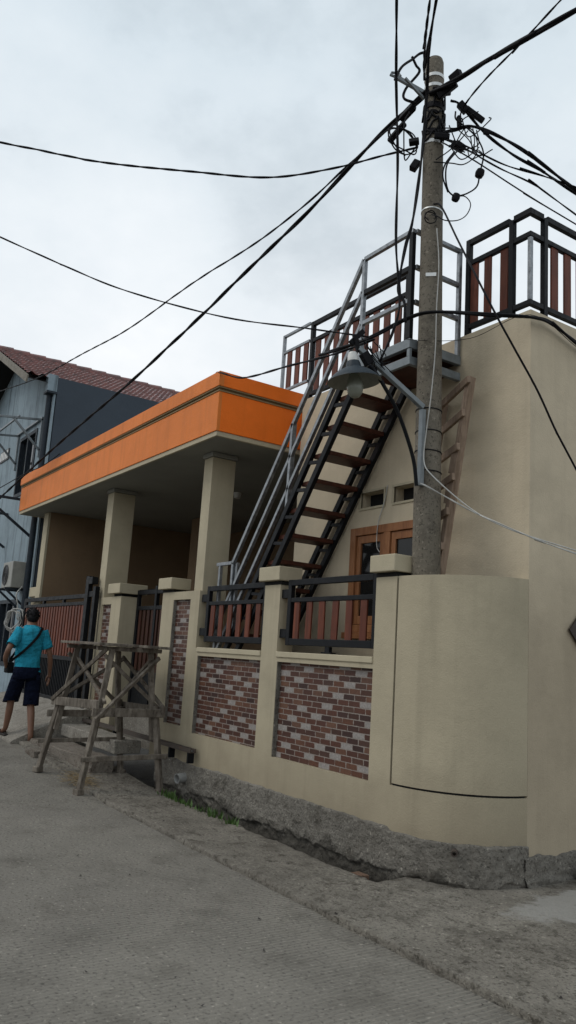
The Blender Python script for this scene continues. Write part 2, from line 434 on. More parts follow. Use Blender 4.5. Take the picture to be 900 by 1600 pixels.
# rough concrete apron between the road and the gully
def apron_z(x, y): return gz(x) + .040 + .016 * nse(x * 1.7, y * 2.3) + .008 * nse(x * 7, y * 7, 3) + .004 * nse(x * 19, y * 19, 5)
ap = MB()
def ap1(u, v):
    x = -6.3 + 6.5 * u
    y0 = -.92 + .035 * nse(x * 2.1, 4) + .022 * nse(x * 8, 9); y1 = -.235 + .05 * nse(x * 1.6, 17) + .035 * nse(x * 7, 2) + .015 * nse(x * 23, 2)
    vv = min(1, max(0, (v - .06) / .86)); y = y0 + (y1 - y0) * vv
    z = apron_z(x, y)
    if v < .06: z = gz(x) - .03 + (z - gz(x) + .03) * (v / .06)
    if v > .92:
        k = (v - .92) / .08; z = z - .42 * k; y = y1 - .05 * k + .03 * nse(x * 9, z * 9, 1)
    if u > .985: z = z
    return (x, y, z)
ap.sheet(ap1, 420, 46)
def ap2(u, v):
    x = .2 + 10 * u; y0 = -.92 + .035 * nse(x * 2.1, 4) + .022 * nse(x * 8, 9); v2 = max(0, (v - .03) / .97); y = y0 + 11 * v2 ** 1.6
    z = apron_z(x, y) + .03 * min(1, max(0, (y + .6)) * .8)
    if v < .03: z = gz(x) - .03 + (z - gz(x) + .03) * (v / .03)
    if u == 0: pass
    return (x, y, z)
ap.sheet(ap2, 220, 120)
# end face of the apron where the gully stops
ap.sheet(lambda u, v: (.2 + .03 * nse(u * 9, v * 5), -.3 + 1.0 * u, -.5 + (.535 + .02 * nse(u * 4, 3)) * v), 20, 10)
tag(ap.build('apron', APRON, smooth='all'), kind='structure')
# drainage gully bed
gb = MB()
def gbf(u, v):
    x = -6.3 + 6.6 * u; y = -.34 + .40 * v
    h = -.36 + .24 * min(1, max(0, (-1.2 - x) / 1.2)) + .03 * nse(x * 6, y * 8) + .02 * nse(x * 17, y * 17)
    if x < -3.45: h -= min(.3, (-3.45 - x) * .8)
    return (x, y, h)
gb.sheet(gbf, 160, 14); tag(gb.build('gully_bed', SOIL, smooth='all'), kind='structure')
# driveway ramp up to the sliding gate
rp = MB()
def rpf(u, v):
    x = -9.7 + 3.6 * u; y = -1.12 + 1.1 * v + (.10 * (u) * (1 - v))
    z = gz(x) + .02 + (.63 - gz(x)) * v ** .9 + .012 * nse(x * 4, y * 5)
    return (x, y, z)
rp.sheet(rpf, 60, 24)
n0 = len(rp.v)
for k in range(24):     # right cheek of the ramp
    a = V3(rpf(1, k / 24)); c = V3(rpf(1, (k + 1) / 24)); rp.add([a, c, (c.x, c.y, -.05), (a.x, a.y, -.05)], [(0, 1, 2, 3)])
for k in range(60):
    a = V3(rpf(k / 60, 0)); c = V3(rpf((k + 1) / 60, 0)); rp.add([a, c, (c.x, c.y - .02, -.05), (a.x, a.y - .02, -.05)], [(0, 1, 2, 3)])
tag(rp.build('ramp', STEPC, smooth=True), kind='structure')
# carport floor and yard floor inside the fence
fl = MB().box(-9.1, -3.05, .17, 3.4, .3, .70); tag(fl.build('carport_floor', STEPC), kind='structure')
fl = MB().box(-3.0, .28, .17, .64, .2, .62); tag(fl.build('yard_floor', STEPC), kind='structure')
# ------------------------------------------------------------------ boundary wall
fw = thing('boundary_wall', (-2, 0.08, .0), 'cream street wall with brick pattern panels, capped pillars and a rounded corner', 'wall')
X = [-4.13, -3.83, -3.40, -3.19, -3.13, -1.865, -1.60, -1.58, -.24, 0.0]
Z = [.30, .62, .65, .69, 1.45, 1.53, 2.06, 2.15]
panels = [(-3.83, -3.40, .69, 2.06), (-3.13, -1.865, .65, 1.45), (-1.58, -.24, .62, 1.45)]
def solid(i, j):
    xc = (X[i] + X[i + 1]) / 2; zc = (Z[j] + Z[j + 1]) / 2
    for a, b_, c, d in panels:
        if a < xc < b_ and c < zc < d: return False
    if zc > 1.53 and (-3.19 < xc < -1.865 or -1.60 < xc < -.24): return False
    return True
w = MB().gridwall(X, Z, solid, 0.0, .17, lambda u, v, t: (u, t, v)); w.build('wall', CREAM_LOW, fw)
# rounded corner: lower and upper shells with an open joint between them
def arc(s, z, off): 
    a = s * math.pi / 2
    return ((.018 + (.682 + off) * math.sin(a)), (.65 - (.65 + off) * math.cos(a)), z)
ss = [i / 40 for i in range(41)]
cw = MB()
cw.gridwall([s * .996 + .002 for s in ss], [.652, .8, 1.2, 1.7, 2.15], lambda i, j: True, 0.0, -.13, lambda u, v, t: arc(u, v + (.012 * u if v > 2 else 0), t))
cw.build('rounded_wall', CREAM_LOW, fw, smooth=True)
lw = MB(); lw.gridwall(ss, [.30, .45, .637], lambda i, j: True, 0.0, -.13, lambda u, v, t: ((.0005 + (.7 + t) * math.sin(u * math.pi / 2)), (.65 - (.65 + t) * math.cos(u * math.pi / 2)), v)); lw.build('rounded_base', CREAM_LOW, fw, smooth=True)
jt = MB(); jt.gridwall([s * .985 for s in ss], [.63, .662], lambda i, j: True, -.012, -.10, lambda u, v, t: arc(u, v, t))
jt.box(.0005, .0175, .016, .12, .65, 2.14); jt.build('joint', VOID, fw)
for a, b_, c, d in panels:
    e = .002
    MB().box(a + e, b_ - e, .042, .14, c + e, d - e).build('tile_panel', BRICK, fw)
    MB().box(a + .0015, a + .010, .004, .041, c + .003, d - .003).build('reveal_trim', PLINTH, fw)
for x0, x1 in ((-3.15, -1.868), (-1.597, -.243)):
    MB().box(x0, x1, -.012, .172, 1.490, 1.540).build('coping', CREAM, fw, bevel=.006)
# pillar caps (each on a recessed neck, blackened to paint in the shadow gap)
for x0, x1, d in ((-.27, .02, .21), (-1.915, -1.56, .21), (-4.18, -3.83, .21)):
    MB().box(x0 + .03, x1 - .03, .005, d - .045, 2.151, 2.185).build('cap_shadow_neck', VOID, fw)
    MB().box(x0, x1, -.05, d, 2.186, 2.318).build('pillar_cap', CREAM, fw, bevel=.008)
# gate pillar with its own narrow tile panel
gp = thing('gate_pillar', (-5.6, .15, .3), 'cream gate pillar with square cap and narrow brick pattern panel between the two gates', 'gate pillar')
MB().box(-5.74, -5.42, 0, .30, .30, 2.15).build('shaft', CREAM_LOW, gp, bevel=.006)
MB().box(-5.72, -5.45, .02, .27, 2.151, 2.185).build('cap_shadow_neck', VOID, gp)  # black colour stands for the shade under the cap
MB().box(-5.80, -5.38, -.05, .35, 2.186, 2.318).build('pillar_cap', CREAM, gp, bevel=.008)
MB().gridwall([-6.2, -6.15, -5.80, -5.742], [.30, .75, 2.05, 2.15], lambda i, j: not (i == 1 and j == 1), .02, .16, lambda u, v, t: (u, t, v)).build('side_wall', CREAM_LOW, gp)
MB().box(-6.148, -5.802, .05, .14, .752, 2.048).build('tile_panel', BRICK, gp)
ep = thing('gate_pillar', (-9.5, .1, .3), 'short cream gate pillar at far left against the blue house', 'gate pillar')
MB().box(-9.72, -9.40, .06, .30, .30, 2.25).build('shaft', CREAM_LOW, ep)
MB().box(-9.76, -9.36, .02, .34, 2.252, 2.42).build('pillar_cap', CREAM, ep, bevel=.008)

# raw concrete plinth under the wall and corner
pl = MB()
def plf(u, v):
    L1 = 3.9; L2 = 1.05; s = u * (L1 + L2)
    top = .372 + .022 * nse(s * 1.7, 1) + .010 * nse(s * 9, 2)
    if s > L1: top -= .02
    z = -.5 + (top + .5) * v
    zb = .06 + .09 * nse(s * 1.3, 33) + .05 * nse(s * 4.7, 12) + .02 * nse(s * 15, 3)
    d = .022 + .010 * nse(s * 3.1, z * 5, 5) + .008 * nse(s * 13, z * 13, 8) + .006 * nse(s * 33, z * 33, 8)
    if z < zb:
        k = min(1, (zb - z) / .022)
        d = d - (.022 + .016 * nse(s * 2, 71)) * k + .030 * nse(s * 6, z * 9, 14) + .020 * nse(s * 17, z * 19, 4) + .10 * max(0, .0 - z)
        d = max(d, -.05)
    if s > L1 + L2 * .9: d = max(d, .012)
    if v > .97: d = -.03
    if s < L1: return (-3.9 + s, -d, z)
    k = (s - L1) / L2
    return arc(k, z, max(d, .004) if v <= .97 else d)
pl.sheet(plf, 520, 90)
pl.build('plinth', PLINTH, fw, smooth='all')

# ------------------------------------------------------------------ house
hs = thing('house', (-3, 3, .2), 'newly built single storey cream house with orange edged carport roof and rooftop terrace', 'house')
XW = [-2.38, -1.41, -1.28, -.95, -.81, -.50, -.36, .70]
ZW = [.2, 1.76, 2.74, 2.925, 3.07, 4.27]
def hsolid(i, j):
    xc = (XW[i] + XW[i + 1]) / 2; zc = (ZW[j] + ZW[j + 1]) / 2
    if -1.41 < xc < -.36 and 1.76 < zc < 2.74: return False
    if 2.925 < zc < 3.07 and (-1.28 < xc < -.95 or -.81 < xc < -.50): return False
    return True
hw = MB().gridwall(XW, ZW, hsolid, .65, .80, lambda u, v, t: (u, t, v))
hw.gridwall([.80, 2, 4, 6.2], [.2, 2.3, 4.27], lambda i, j: True, .70, .55, lambda u, v, t: (t, u, v))
hw.box(-2.38, -2.23, .80, 6.2, .2, 4.27); hw.box(-2.23, .55, 6.05, 6.2, .2, 4.27)
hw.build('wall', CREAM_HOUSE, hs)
MB().box(-2.23, .55, .80, 6.05, 4.05, 4.2).build('roof_deck', STEPC, hs)
MB().box(-2.2, .5, 1.5, 1.55, .3, 4.0).build('dark_backing', VOID, hs)  # black sheet standing in for the unlit room behind the window
# window: frame, mullion, two sashes
wf = MB()
wf.box(-1.41, -1.33, .635, .79, 1.76, 2.74); wf.box(-.44, -.36, .635, .79, 1.76, 2.74)
wf.box(-1.33, -.44, .637, .788, 2.665, 2.74); wf.box(-1.33, -.44, .632, .79, 1.76, 1.83); wf.box(-.93, -.84, .637, .788, 1.83, 2.665)
win = wf.build('window', WFRAME, hs, bevel=.004)
MB().box(-1.44, -.33, .605, .648, 1.70, 1.757).build('sill', WFRAME, win, bevel=.004)
for x0, x1 in ((-1.325, -.935), (-.835, -.445)):
    sb = MB(); sb.box(x0, x0 + .055, .655, .70, 1.835, 2.66); sb.box(x1 - .055, x1, .655, .70, 1.835, 2.66)
    sb.box(x0 + .055, x1 - .055, .656, .699, 2.59, 2.66); sb.box(x0 + .055, x1 - .055, .656, .699, 1.835, 1.91)
    sh = sb.build('sash', WFRAME, win, bevel=.003)
    MB().box(x0 + .057, x1 - .057, .674, .68, 1.912, 2.588).build('pane', GLASS, sh)
for x0, x1 in ((-1.28, -.95), (-.81, -.50)):
    vb = MB(); t = .022
    vb.box(x0 - t, x1 + t, .638, .665, 3.07, 3.07 + t); vb.box(x0 - t, x1 + t, .638, .665, 2.925 - t, 2.925)
    vb.box(x0 - t, x0, .638, .665, 2.925, 3.07); vb.box(x1, x1 + t, .638, .665, 2.925, 3.07)
    vb.box(x0, x1, .76, .78, 2.925, 3.07, 1)
    vb.build('vent', [CREAM, VOID], hs, bevel=.003)
def spf(u, v):
    y = .60 + 4.5 * u; top = .275 + .035 * nse(y * 2.6, 5) + .018 * nse(y * 11, 8); z = -.25 + (top + .25) * v
    d = .028 + .012 * nse(y * 4, z * 6, 3) + .012 * nse(y * 14, z * 15, 9) + .006 * nse(y * 33, z * 31)
    if z < .10 + .06 * nse(y * 2.1, 40): d += .035 * abs(nse(y * 5, z * 7, 2)) + .01
    return (.70 + (d if v < .97 else -.03), y, z)
MB().sheet(spf, 200, 40).build('side_plinth', PLINTH, hs, smooth='all')
# carport: side and back walls, columns, roof with orange fascia
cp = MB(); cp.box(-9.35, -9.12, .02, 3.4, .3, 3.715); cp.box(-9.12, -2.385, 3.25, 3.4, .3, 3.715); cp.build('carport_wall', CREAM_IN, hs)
MB().box(-9.36, -9.115, .012, .05, .3, 3.71).build('wall_edge', CREAM, hs)
for i, (x0, x1, y0, y1) in enumerate(((-3.40, -3.20, .03, .33), (-6.37, -6.14, .03, .36))):
    cb = MB(); cb.box(x0, x1, y0, y1, .68, 3.66); o = cb.build('column', CREAM, hs, bevel=.006)
    MB().box(x0 - .018, x1 + .018, y0 - .018, y1 + .018, 3.665, 3.717).build('capital', CEIL, o, bevel=.01)
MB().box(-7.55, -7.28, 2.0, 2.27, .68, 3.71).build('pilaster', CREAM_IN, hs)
for x0 in (-5.2, -3.9):
    d = MB(); d.box(x0, x0 + .9, 3.19, 3.247, .71, 2.75, 0); d.box(x0 + .08, x0 + .82, 3.178, 3.189, .78, 2.66, 1); d.build('door', [WFRAME, GLASS], hs)
rb = MB(); rb.box(-9.86, -2.60, -.26, 3.4, 3.72, 4.30); rb.build('carport_roof', CEIL, hs)
def ring(z0, z1, out, mt, name):
    q = MB()
    q.box(-9.90 - out, -2.55 + out, -.30 - out, -.262, z0, z1)
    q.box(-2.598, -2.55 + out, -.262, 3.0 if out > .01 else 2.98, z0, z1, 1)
    q.box(-9.90 - out, -9.862, -.262, 3.0, z0, z1)
    return q.build(name, mt, hs, bevel=.004)
ring(3.712, 3.765, -.012, [CREAM, CREAM], 'drip_edge')
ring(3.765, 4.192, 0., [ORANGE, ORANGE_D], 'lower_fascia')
ring(4.192, 4.204, .010, [BEADC, BEADC], 'fascia_bead'); ring(4.204, 4.229, -.006, [GROOVE, GROOVE], 'fascia_groove'); ring(4.229, 4.245, .012, [BEADC, BEADC], 'fascia_bead')
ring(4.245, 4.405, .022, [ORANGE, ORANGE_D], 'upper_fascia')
for x, y in ((-8.2, 1.0), (-5.0, 1.4)):
    MB().lathe((x, y, 3.66), [(.0, -.02), (.045, -.015), (.05, .02), (.06, .06)], 14).build('ceiling_lamp', WHITEM, hs, smooth=True)

# ------------------------------------------------------------------ fence railings between the pillars
def railing(x0, x1, label, nsl, slots, off):
    t = thing('fence_railing', ((x0 + x1) / 2, .05, 1.55), label, 'railing', 'black and wood railings between the pillars')
    f = MB(); y0, y1 = .018, .062
    f.box(x0, x0 + .055, y0, y1, 1.60, 2.19); f.box(x1 - .05, x1, y0, y1, 1.60, 2.19)
    f.box(x0 + .055, x1 - .05, y0, y1, 2.135, 2.188); f.box(x0 + .055, x1 - .05, y0 + .002, y1 - .002, 1.985, 2.025); f.box(x0 + .055, x1 - .05, y0, y1, 1.602, 1.662)
    f.build('frame', BLACKM, t, bevel=.004)
    s = MB()
    for k in range(nsl):
        x = slots[0] + (slots[1] - slots[0]) * k / (nsl - 1); r_ = random.uniform(-.006, .006)
        s.beam((x + r_, .036, 1.655), (x - r_, .036, 1.99), .016, .082, (1, 0, 0))
    s.build('slats', SLAT, t, bevel=.003)
    for z in (1.70, 2.06):
        h = MB().box(x0 - .115, x0 - .002, .02, .075, z - .035, z + .045); h.build('hinge', BLACKM, t, bevel=.003)
    if off:
        MB().box((x0 + x1) / 2 - .03, (x0 + x1) / 2 + .03, .025, .06, 1.548, 1.60).box((x0 + x1) / 2 - .07, (x0 + x1) / 2 + .07, .015, .07, 1.546, 1.556).build('foot', BLACKM, t)
railing(-1.50, -.25, 'black railing with six wood slats in front of the window', 6, (-1.36, -.42), True)
railing(-3.06, -1.87, 'black railing with wood slats at the foot of the stairs', 6, (-2.93, -2.02), False)

# ------------------------------------------------------------------ gates
sg = thing('sliding_gate', (-8, -.03, .6), 'wide sliding gate of red brown wood slats above black steel sheet', 'gate')
f = MB(); y0, y1 = -.065, -.02
f.box(-9.62, -6.62, y0, y1, 2.15, 2.21); f.box(-9.62, -6.62, y0, y1, 2.05, 2.10); f.box(-9.62, -6.62, y0, y1, 1.24, 1.30); f.box(-9.62, -6.62, y0, y1, .62, .69)
for x in (-9.62, -8.62, -7.62, -6.66): f.box(x, x + .06, y0 + .002, y1 - .002, 2.10, 2.15)
f.box(-9.68, -9.62, y0, y1, .62, 2.21); f.build('frame', BLACKM, sg, bevel=.004)
f = MB(); f.box(-6.62, -6.50, -.075, -.01, .62, 2.46); f.box(-6.30, -6.20, -.075, -.01, .62, 2.30); f.box(-6.50, -6.30, -.06, -.02, 2.16, 2.24); f.box(-6.50, -6.30, -.06, -.02, .62, .7); f.box(-6.49, -6.32, -.09, .0, 2.34, 2.44)
f.build('end_post', BLACKM, sg, bevel=.004)
f = MB()
for k in range(23):
    x = -9.56 + k * .1275; f.box(x, x + .08, -.055, -.032, 1.30, 2.05)
f.build('slats', SLAT, sg, bevel=.004)
f = MB(); f.box(-9.62, -6.62, -.04, -.03, .69, 1.24)
for k in range(40): f.box(-9.58 + k * .075, -9.56 + k * .075, -.052, -.04, .69, 1.24)
f.build('lower_panel', BLACKM, sg)
pg = thing('pedestrian_gate', (-4.8, .2, .5), 'narrow black and wood side gate between the gate pillar and the brick panel', 'gate')
f = MB(); y0, y1 = .20, .24
f.box(-5.36, -5.30, y0, y1, .52, 2.24); f.box(-4.24, -4.18, y0, y1, .52, 2.24); f.box(-5.30, -4.24, y0, y1, 2.18, 2.24); f.box(-5.30, -4.24, y0, y1, 1.98, 2.03); f.box(-5.30, -4.24, y0, y1, 1.15, 1.2); f.box(-5.30, -4.24, y0, y1, .52, .58); f.box(-4.80, -4.74, y0 - .004, y1, .52, 2.28)
f.build('frame', BLACKM, pg, bevel=.004)
f = MB()
for k in range(8): x = -5.27 + k * .128; f.box(x, x + .07, .21, .23, 1.20, 1.98)
f.build('slats', DARKW, pg); MB().box(-5.30, -4.24, .215, .225, .58, 1.15).build('lower_panel', BLACKM, pg)
tr = thing('gate_rail', (-6, -.06, .45), 'black steel sliding track bolted along the foot of the wall and gates', 'gate track')
f = MB(); f.box(-9.6, -2.92, -.105, -.094, .475, .515); f.box(-9.6, -2.92, -.050, -.039, .475, .515); f.box(-9.6, -2.92, -.094, -.050, .475, .484)
f.build('channel', RUSTY, tr)
f = MB()
f.box(-9.55, -2.95, -.088, -.056, .486, .497)
f.build('runner', GALV, tr)
for x in (-2.98, -3.42, -5.0, -6.4): MB().box(x, x + .03, -.108, -.04, .37, .474).build('foot', BLACKM, tr)

# ------------------------------------------------------------------ steps
def rough_block(name, x0, x1, y0, y1, z0, z1, mt, label, cat, amp=.012, skew=0.):
    bm = bmesh.new(); bmesh.ops.create_cube(bm, size=1)
    bmesh.ops.subdivide_edges(bm, edges=bm.edges, cuts=14, use_grid_fill=True)
    for v in bm.verts:
        p = v.co; q = V3(((x0 + x1) / 2 + p.x * (x1 - x0), (y0 + y1) / 2 + p.y * (y1 - y0) + skew * (p.x + .5) * (.5 - p.y), (z0 + z1) / 2 + p.z * (z1 - z0)))
        q += V3((nse(q.x * 5, q.y * 5, q.z * 5), nse(q.x * 5 + 9, q.y * 5, q.z * 5), nse(q.x * 5, q.y * 5 + 9, q.z * 5))) * amp
        q += V3((nse(q.x * 16, q.y * 16, q.z * 16), nse(q.x * 16 + 9, q.y * 16, q.z * 16), .4 * nse(q.x * 16, q.y * 16 + 9, q.z * 16))) * amp * .5
        v.co = q
    c = V3(((x0 + x1) / 2, (y0 + y1) / 2, z0))
    for v in bm.verts: v.co -= c
    me = bpy.data.meshes.new(name); bm.to_mesh(me); bm.free(); me.materials.append(mt)
    o = bpy.data.objects.new(name, me); COL.objects.link(o); o.location = c
    md = o.modifiers.new('edge_softening', 'BEVEL'); md.width = .01; md.limit_method = 'ANGLE'
    tag(o, label, cat); return o
BROKEN = concrete('broken_masonry', (.15, .13, .108), (.22, .195, .165), (.085, .058, .042), scale=2.2, bs=.9, bd=.02)
rough_block('concrete_step', -6.15, -4.15, -.80, -.40, .0, .265, BROKEN, 'crumbling lower doorstep of brick and concrete behind the trestle', 'step', .02, .12)
rough_block('concrete_slab', -5.95, -4.12, -.43, -.112, .31, .455, STEPC, 'flat upper concrete slab bridging the gully at the side gate', 'slab', .008)
rough_block('rubble_block', -5.55, -5.20, -.99, -.84, .10, .21, BROKEN, 'loose broken masonry lump at left end of the lower doorstep', 'rubble', .03)
rough_block('brick_fragment', -.15, -.04, -.21, -.13, -.03, .022, BRICKBIT, 'orange broken brick lying at the gully edge', 'brick', .014)
rough_block('stone_chunk', .80, 1.05, 1.10, 1.35, .02, .15, APRON, 'grey concrete chunk at the foot of the side wall', 'stone', .05)
# drain outlet
dp = MB(); dp.lathe((-3.16, .0, .20), [(.05, -.02), (.05, .12), (.042, .12), (.042, -.02)], 18, 0, (.15, -1, -.06)); tag(dp.build('drain_pipe', PVC, loc=(-3.16, .0, .2), smooth=True), 'short white plastic drain pipe poking out of the plinth above the gully', 'pipe')
dp = MB(); dp.lathe((.50, .16, .28), [(.022, 0), (.022, .05), (.014, .05), (.014, .0)], 12, 0, (.65, -.75, -.1)); tag(dp.build('drain_pipe', RUSTY, loc=(.5, .16, .28), smooth=True), 'tiny pipe stub in the raw concrete below the rounded corner', 'pipe')
# weeds and straw
wd = MB()
for k in range(900):
    c0 = random.choice([(-2.75, .32), (-2.45, .25), (-2.95, .18), (-2.1, .16), (-1.75, .08)]); x = random.gauss(c0[0], c0[1] * .7); y = random.uniform(-.30, -.09); z = gbf((x + 6.3) / 6.6, (y + .34) / .40)[2] if y > -.26 else -.02
    a = random.uniform(0, 6.28); h = random.uniform(.04, .15); l = random.uniform(.02, .06)
    p = V3((x, y, z)); t = p + V3((math.cos(a) * l, math.sin(a) * l, h)); s = V3((-math.sin(a), math.cos(a), 0)) * random.uniform(.006, .014); mid = p.lerp(t, .55) + V3((0, 0, .012))
    wd.add([p, mid - s, t, mid + s], [(0, 1, 2, 3)])
tag(wd.build('weeds', LEAF, weld=False), 'small green weeds growing in the gully at the plinth', 'weeds', kind='stuff')
st = MB()
for k in range(260):
    x = random.gauss(-3.85, .16); y = random.gauss(-.92, .08); a = random.gauss(.3, .9); l = random.uniform(.03, .11); z = apron_z(x, y) + random.uniform(.0, .035)
    st.beam((x, y, z), (x + math.cos(a) * l, y + math.sin(a) * l, z + random.uniform(-.004, .01)), .003, .003)
tag(st.build('straw', STRAW, weld=False), 'scattered dry straw under the trestle', 'straw', kind='stuff')
lt = MB()
for k in range(60):
    x = random.uniform(-7, 2.2); y = random.uniform(-3.2, -.3); s = random.uniform(.006, .02); z = (gz(x) if y < -.92 else apron_z(x, y)); a = random.uniform(0, 6.28)
    lt.add([(x + s * math.cos(a + t) * (1 if i % 2 else .6), y + s * math.sin(a + t) * (1 if i % 2 else .6), z + .004 + .006 * (i % 2)) for i, t in enumerate((0, 1.6, 3.1, 4.7))], [(0, 1, 2, 3)])
tag(lt.build('litter', SANDAL, weld=False), 'dark specks of dead leaf scattered over the road', 'litter', kind='stuff')

# ------------------------------------------------------------------ staircase
sc_ = thing('staircase', (-1.6, .35, .62), 'steep open outdoor staircase of black and silver steel with dark wood treads', 'staircase')
def sx(z): return -.80 - (3.765 - z) / 1.37
for yy, dx in ((.075, 0.), (.075, -.235), (.60, 0.02), (.60, -.20)):
    zt = 4.0 if dx > -.1 else 4.06
    MB().beam((sx(.64) + dx, yy, .64), (sx(zt) + dx, yy, zt), .042, .062).build('stringer', BLACKM, sc_, bevel=.004)
for k in range(13):
    z = .9 + k * .237
    for yy in (.075, .60): MB().beam((sx(z) - .21, yy, z + .01), (sx(z), yy, z - .01), .03, .03).build('spacer', BLACKM, sc_)
zz = 3.83
for k in range(14):
    if zz < .75: break
    x = sx(zz) - .115
    MB().box(x - .115, x + .135, .099, .577, zz - .04, zz).build('tread', TREAD, sc_, bevel=.004)
    zz -= .237
pf = MB(); 
pf.box(-.72, -.03, .065, .105, 4.015, 4.095); pf.box(-.075, -.03, .105, .648, 4.015, 4.095); pf.box(-.72, -.675, .105, .648, 4.015, 4.095)
pf.box(-.72, -.03, .07, .10, 3.875, 3.945); pf.box(-.07, -.03, .10, .648, 3.875, 3.945); pf.box(-.07, -.035, .072, .10, 3.945, 4.015)
pf.build('platform_frame', GALVP, sc_, bevel=.004)
MB().box(-.674, -.076, .106, .645, 4.03, 4.09).box(-.68, -.072, .102, .647, 3.95, 3.965).build('platform_deck', TREAD, sc_)
# silver platform guard and handrail
hr = MB(); S = .036
hr.box(-.71, -.71 + S, .075, .075 + S, 4.096, 5.06)
hr.beam((-.69, .093, 5.06), (-.05, .093, 5.06), S, S); hr.beam((-.05, .11, 5.06), (-.05, .648, 5.06), S, S); hr.box(-.07, -.07 + S, .61, .61 + S, 4.096, 5.04)
for z in (4.74, 4.43): hr.beam((-.05, .115, z), (-.05, .61, z), S, S)
hr.beam((-.672, .093, 4.44), (-.09, .093, 4.44), S, S)
e0, e1 = V3((-.70, .093, 5.06)), V3((-2.67, .093, 2.43))
hr.beam(e0, e1, S, S + .004)
for k in (1, 2): hr.beam(e0 - V3((0, 0, .31 * k)), e1 + (e1 - e0).normalized() * .55 - V3((0, 0, .31 * k)), S, S)
hr.beam((-1.70, .10, 3.74), (-1.72, .10, 2.80), .05, S); hr.beam((-1.74, .12, 3.66), (-1.76, .12, 2.85), S, S)
hr.beam((-2.68, .10, 2.45), (-2.68, .10, .62), S, S); hr.beam((-2.63, .12, 2.43), (-2.63, .12, 1.62), S, S)
hr.beam((-3.02, .10, 2.43), (-2.66, .10, 2.43), S, S); hr.beam((-2.95, .10, 2.41), (-2.95, .10, .62), S, S)
hr.build('handrail', GALV, sc_, bevel=.003)
bp = MB(); bp.box(-.088, -.045, .072, .112, 4.096, 5.04); bp.beam((-.672, .093, 4.73), (-.09, .093, 4.73), S, S + .01); bp.box(-.075, -.045, .25, .28, 4.09, 4.74)
bp.build('black_post', BLACKM, sc_, bevel=.003)

# ------------------------------------------------------------------ roof railings
t = thing('roof_railing', (.4, .8, 4.27), 'black and wood roof railing bending round the terrace corner right of the pole', 'railing', 'railings round the roof terrace')
f = MB(); B = .045; yy = .70; xx = .645
f.box(-.03, .015, yy - .02, yy + .025, 4.272, 5.17); f.box(.445, .49, yy - .02, yy + .025, 4.272, 5.14)
f.box(xx - .02, xx + .025, .85, .895, 4.272, 5.14)
for z, h in ((5.145, .05), (4.945, .042), (4.36, .042)):
    f.box(.016, .444, yy - .018, yy + .022, z - h / 2, z + h / 2); f.box(.491, xx + .022, yy - .018, yy + .022, z - h / 2, z + h / 2)
    f.box(xx - .018, xx + .022, yy + .023, .849, z - h / 2, z + h / 2); f.box(xx - .018, xx + .022, .896, 4.0, z - h / 2, z + h / 2)
for y in (1.75, 2.65, 3.55): f.box(xx - .02, xx + .025, y, y + .045, 4.272, 5.12)
f.build('frame', BLACKM, t, bevel=.003)
MB().box(xx - .014, xx + .018, yy - .012, yy + .02, 4.382, 4.922).build('corner_post', GALV, t, bevel=.003)
s = MB()
for x0, x1 in ((.02, .10), (.17, .245), (.345, .425)): s.box(x0, x1, yy - .006, yy + .012, 4.37, 4.935)
s.build('slats', SLAT, t, bevel=.003); s = MB()
for k in range(18): y = .955 + k * .165; s.box(xx - .006, xx + .012, y, y + .085, 4.37, 4.935)
s.build('slats', SLAT, t, bevel=.003)
t = thing('roof_railing', (-1.5, .7, 4.27), 'black steel roof railing with wood slats behind the stairs, left of the pole', 'railing', 'railings round the roof terrace')
f = MB(); yy = .68
f.box(-2.33, -2.285, yy - .02, yy + .025, 4.272, 5.17); f.box(-.78, -.735, yy - .02, yy + .025, 4.272, 5.14)
for z, h in ((5.145, .05), (4.945, .042), (4.33, .042)): f.box(-2.284, -.781, yy - .018, yy + .022, z - h / 2, z + h / 2)
f.build('frame', BLACKM, t, bevel=.003)
s = MB()
for k in range(9): x = -2.24 + k * .163; s.box(x, x + .088, yy - .006, yy + .012, 4.34, 4.935)
s.build('slats', SLAT, t, bevel=.003)
t = thing('roof_railing', (-2.6, .7, 4.4), 'unpainted silver roof railing with three wood slats above the orange carport edge', 'railing', 'railings round the roof terrace')
f = MB()
f.box(-2.90, -2.865, yy - .016, yy + .018, 4.41, 5.19); f.box(-2.36, -2.332, yy + .03, yy + .06, 4.28, 5.20)
for z in (5.175, 4.97, 4.50): f.box(-2.864, -2.361, yy - .014, yy + .016, z - .015, z + .015)
f.build('frame', GALV, t, bevel=.003)
s = MB()
for k in range(3): x = -2.80 + k * .165; s.box(x, x + .085, yy - .006, yy + .012, 4.515, 4.955)
s.build('slats', SLAT, t, bevel=.003)

# ------------------------------------------------------------------ utility pole
up = thing('utility_pole', (.105, .21, .62), 'tall round weathered concrete utility pole rising behind the rounded corner', 'utility pole')
p0, p1 = V3((.115, .215, .62)), V3((.005, .205, 6.66))
pts = [p0.lerp(p1, i / 24) for i in range(25)]
rs = [.120 - .041 * i / 24 for i in range(25)]
pm = MB().tube(pts, rs, 32); pm.tube([p1 + V3((0, 0, -.002)), p1 + V3((0, 0, .03)), p1 + V3((0, 0, .045))], [.0785, .07, .04], 32)
pm.build('shaft', POLEC, up, smooth=True)
def at_pole(z): return p0.lerp(p1, (z - p0.z) / (p1.z - p0.z))
def pole_r(z): return .120 - .041 * (z - .62) / 6.04
def band(z, h, mt, tilt=(0, 0, 1), ex=.006):
    c = at_pole(z); r_ = pole_r(z)
    q = MB().lathe(c, [(r_ - .002, -h / 2), (r_ + ex, -h / 2), (r_ + ex, h / 2), (r_ - .002, h / 2)], 32, 0, tilt); q.build('band', mt, up, smooth=True)
for z in (6.50, 6.40): band(z, .030, BAND)
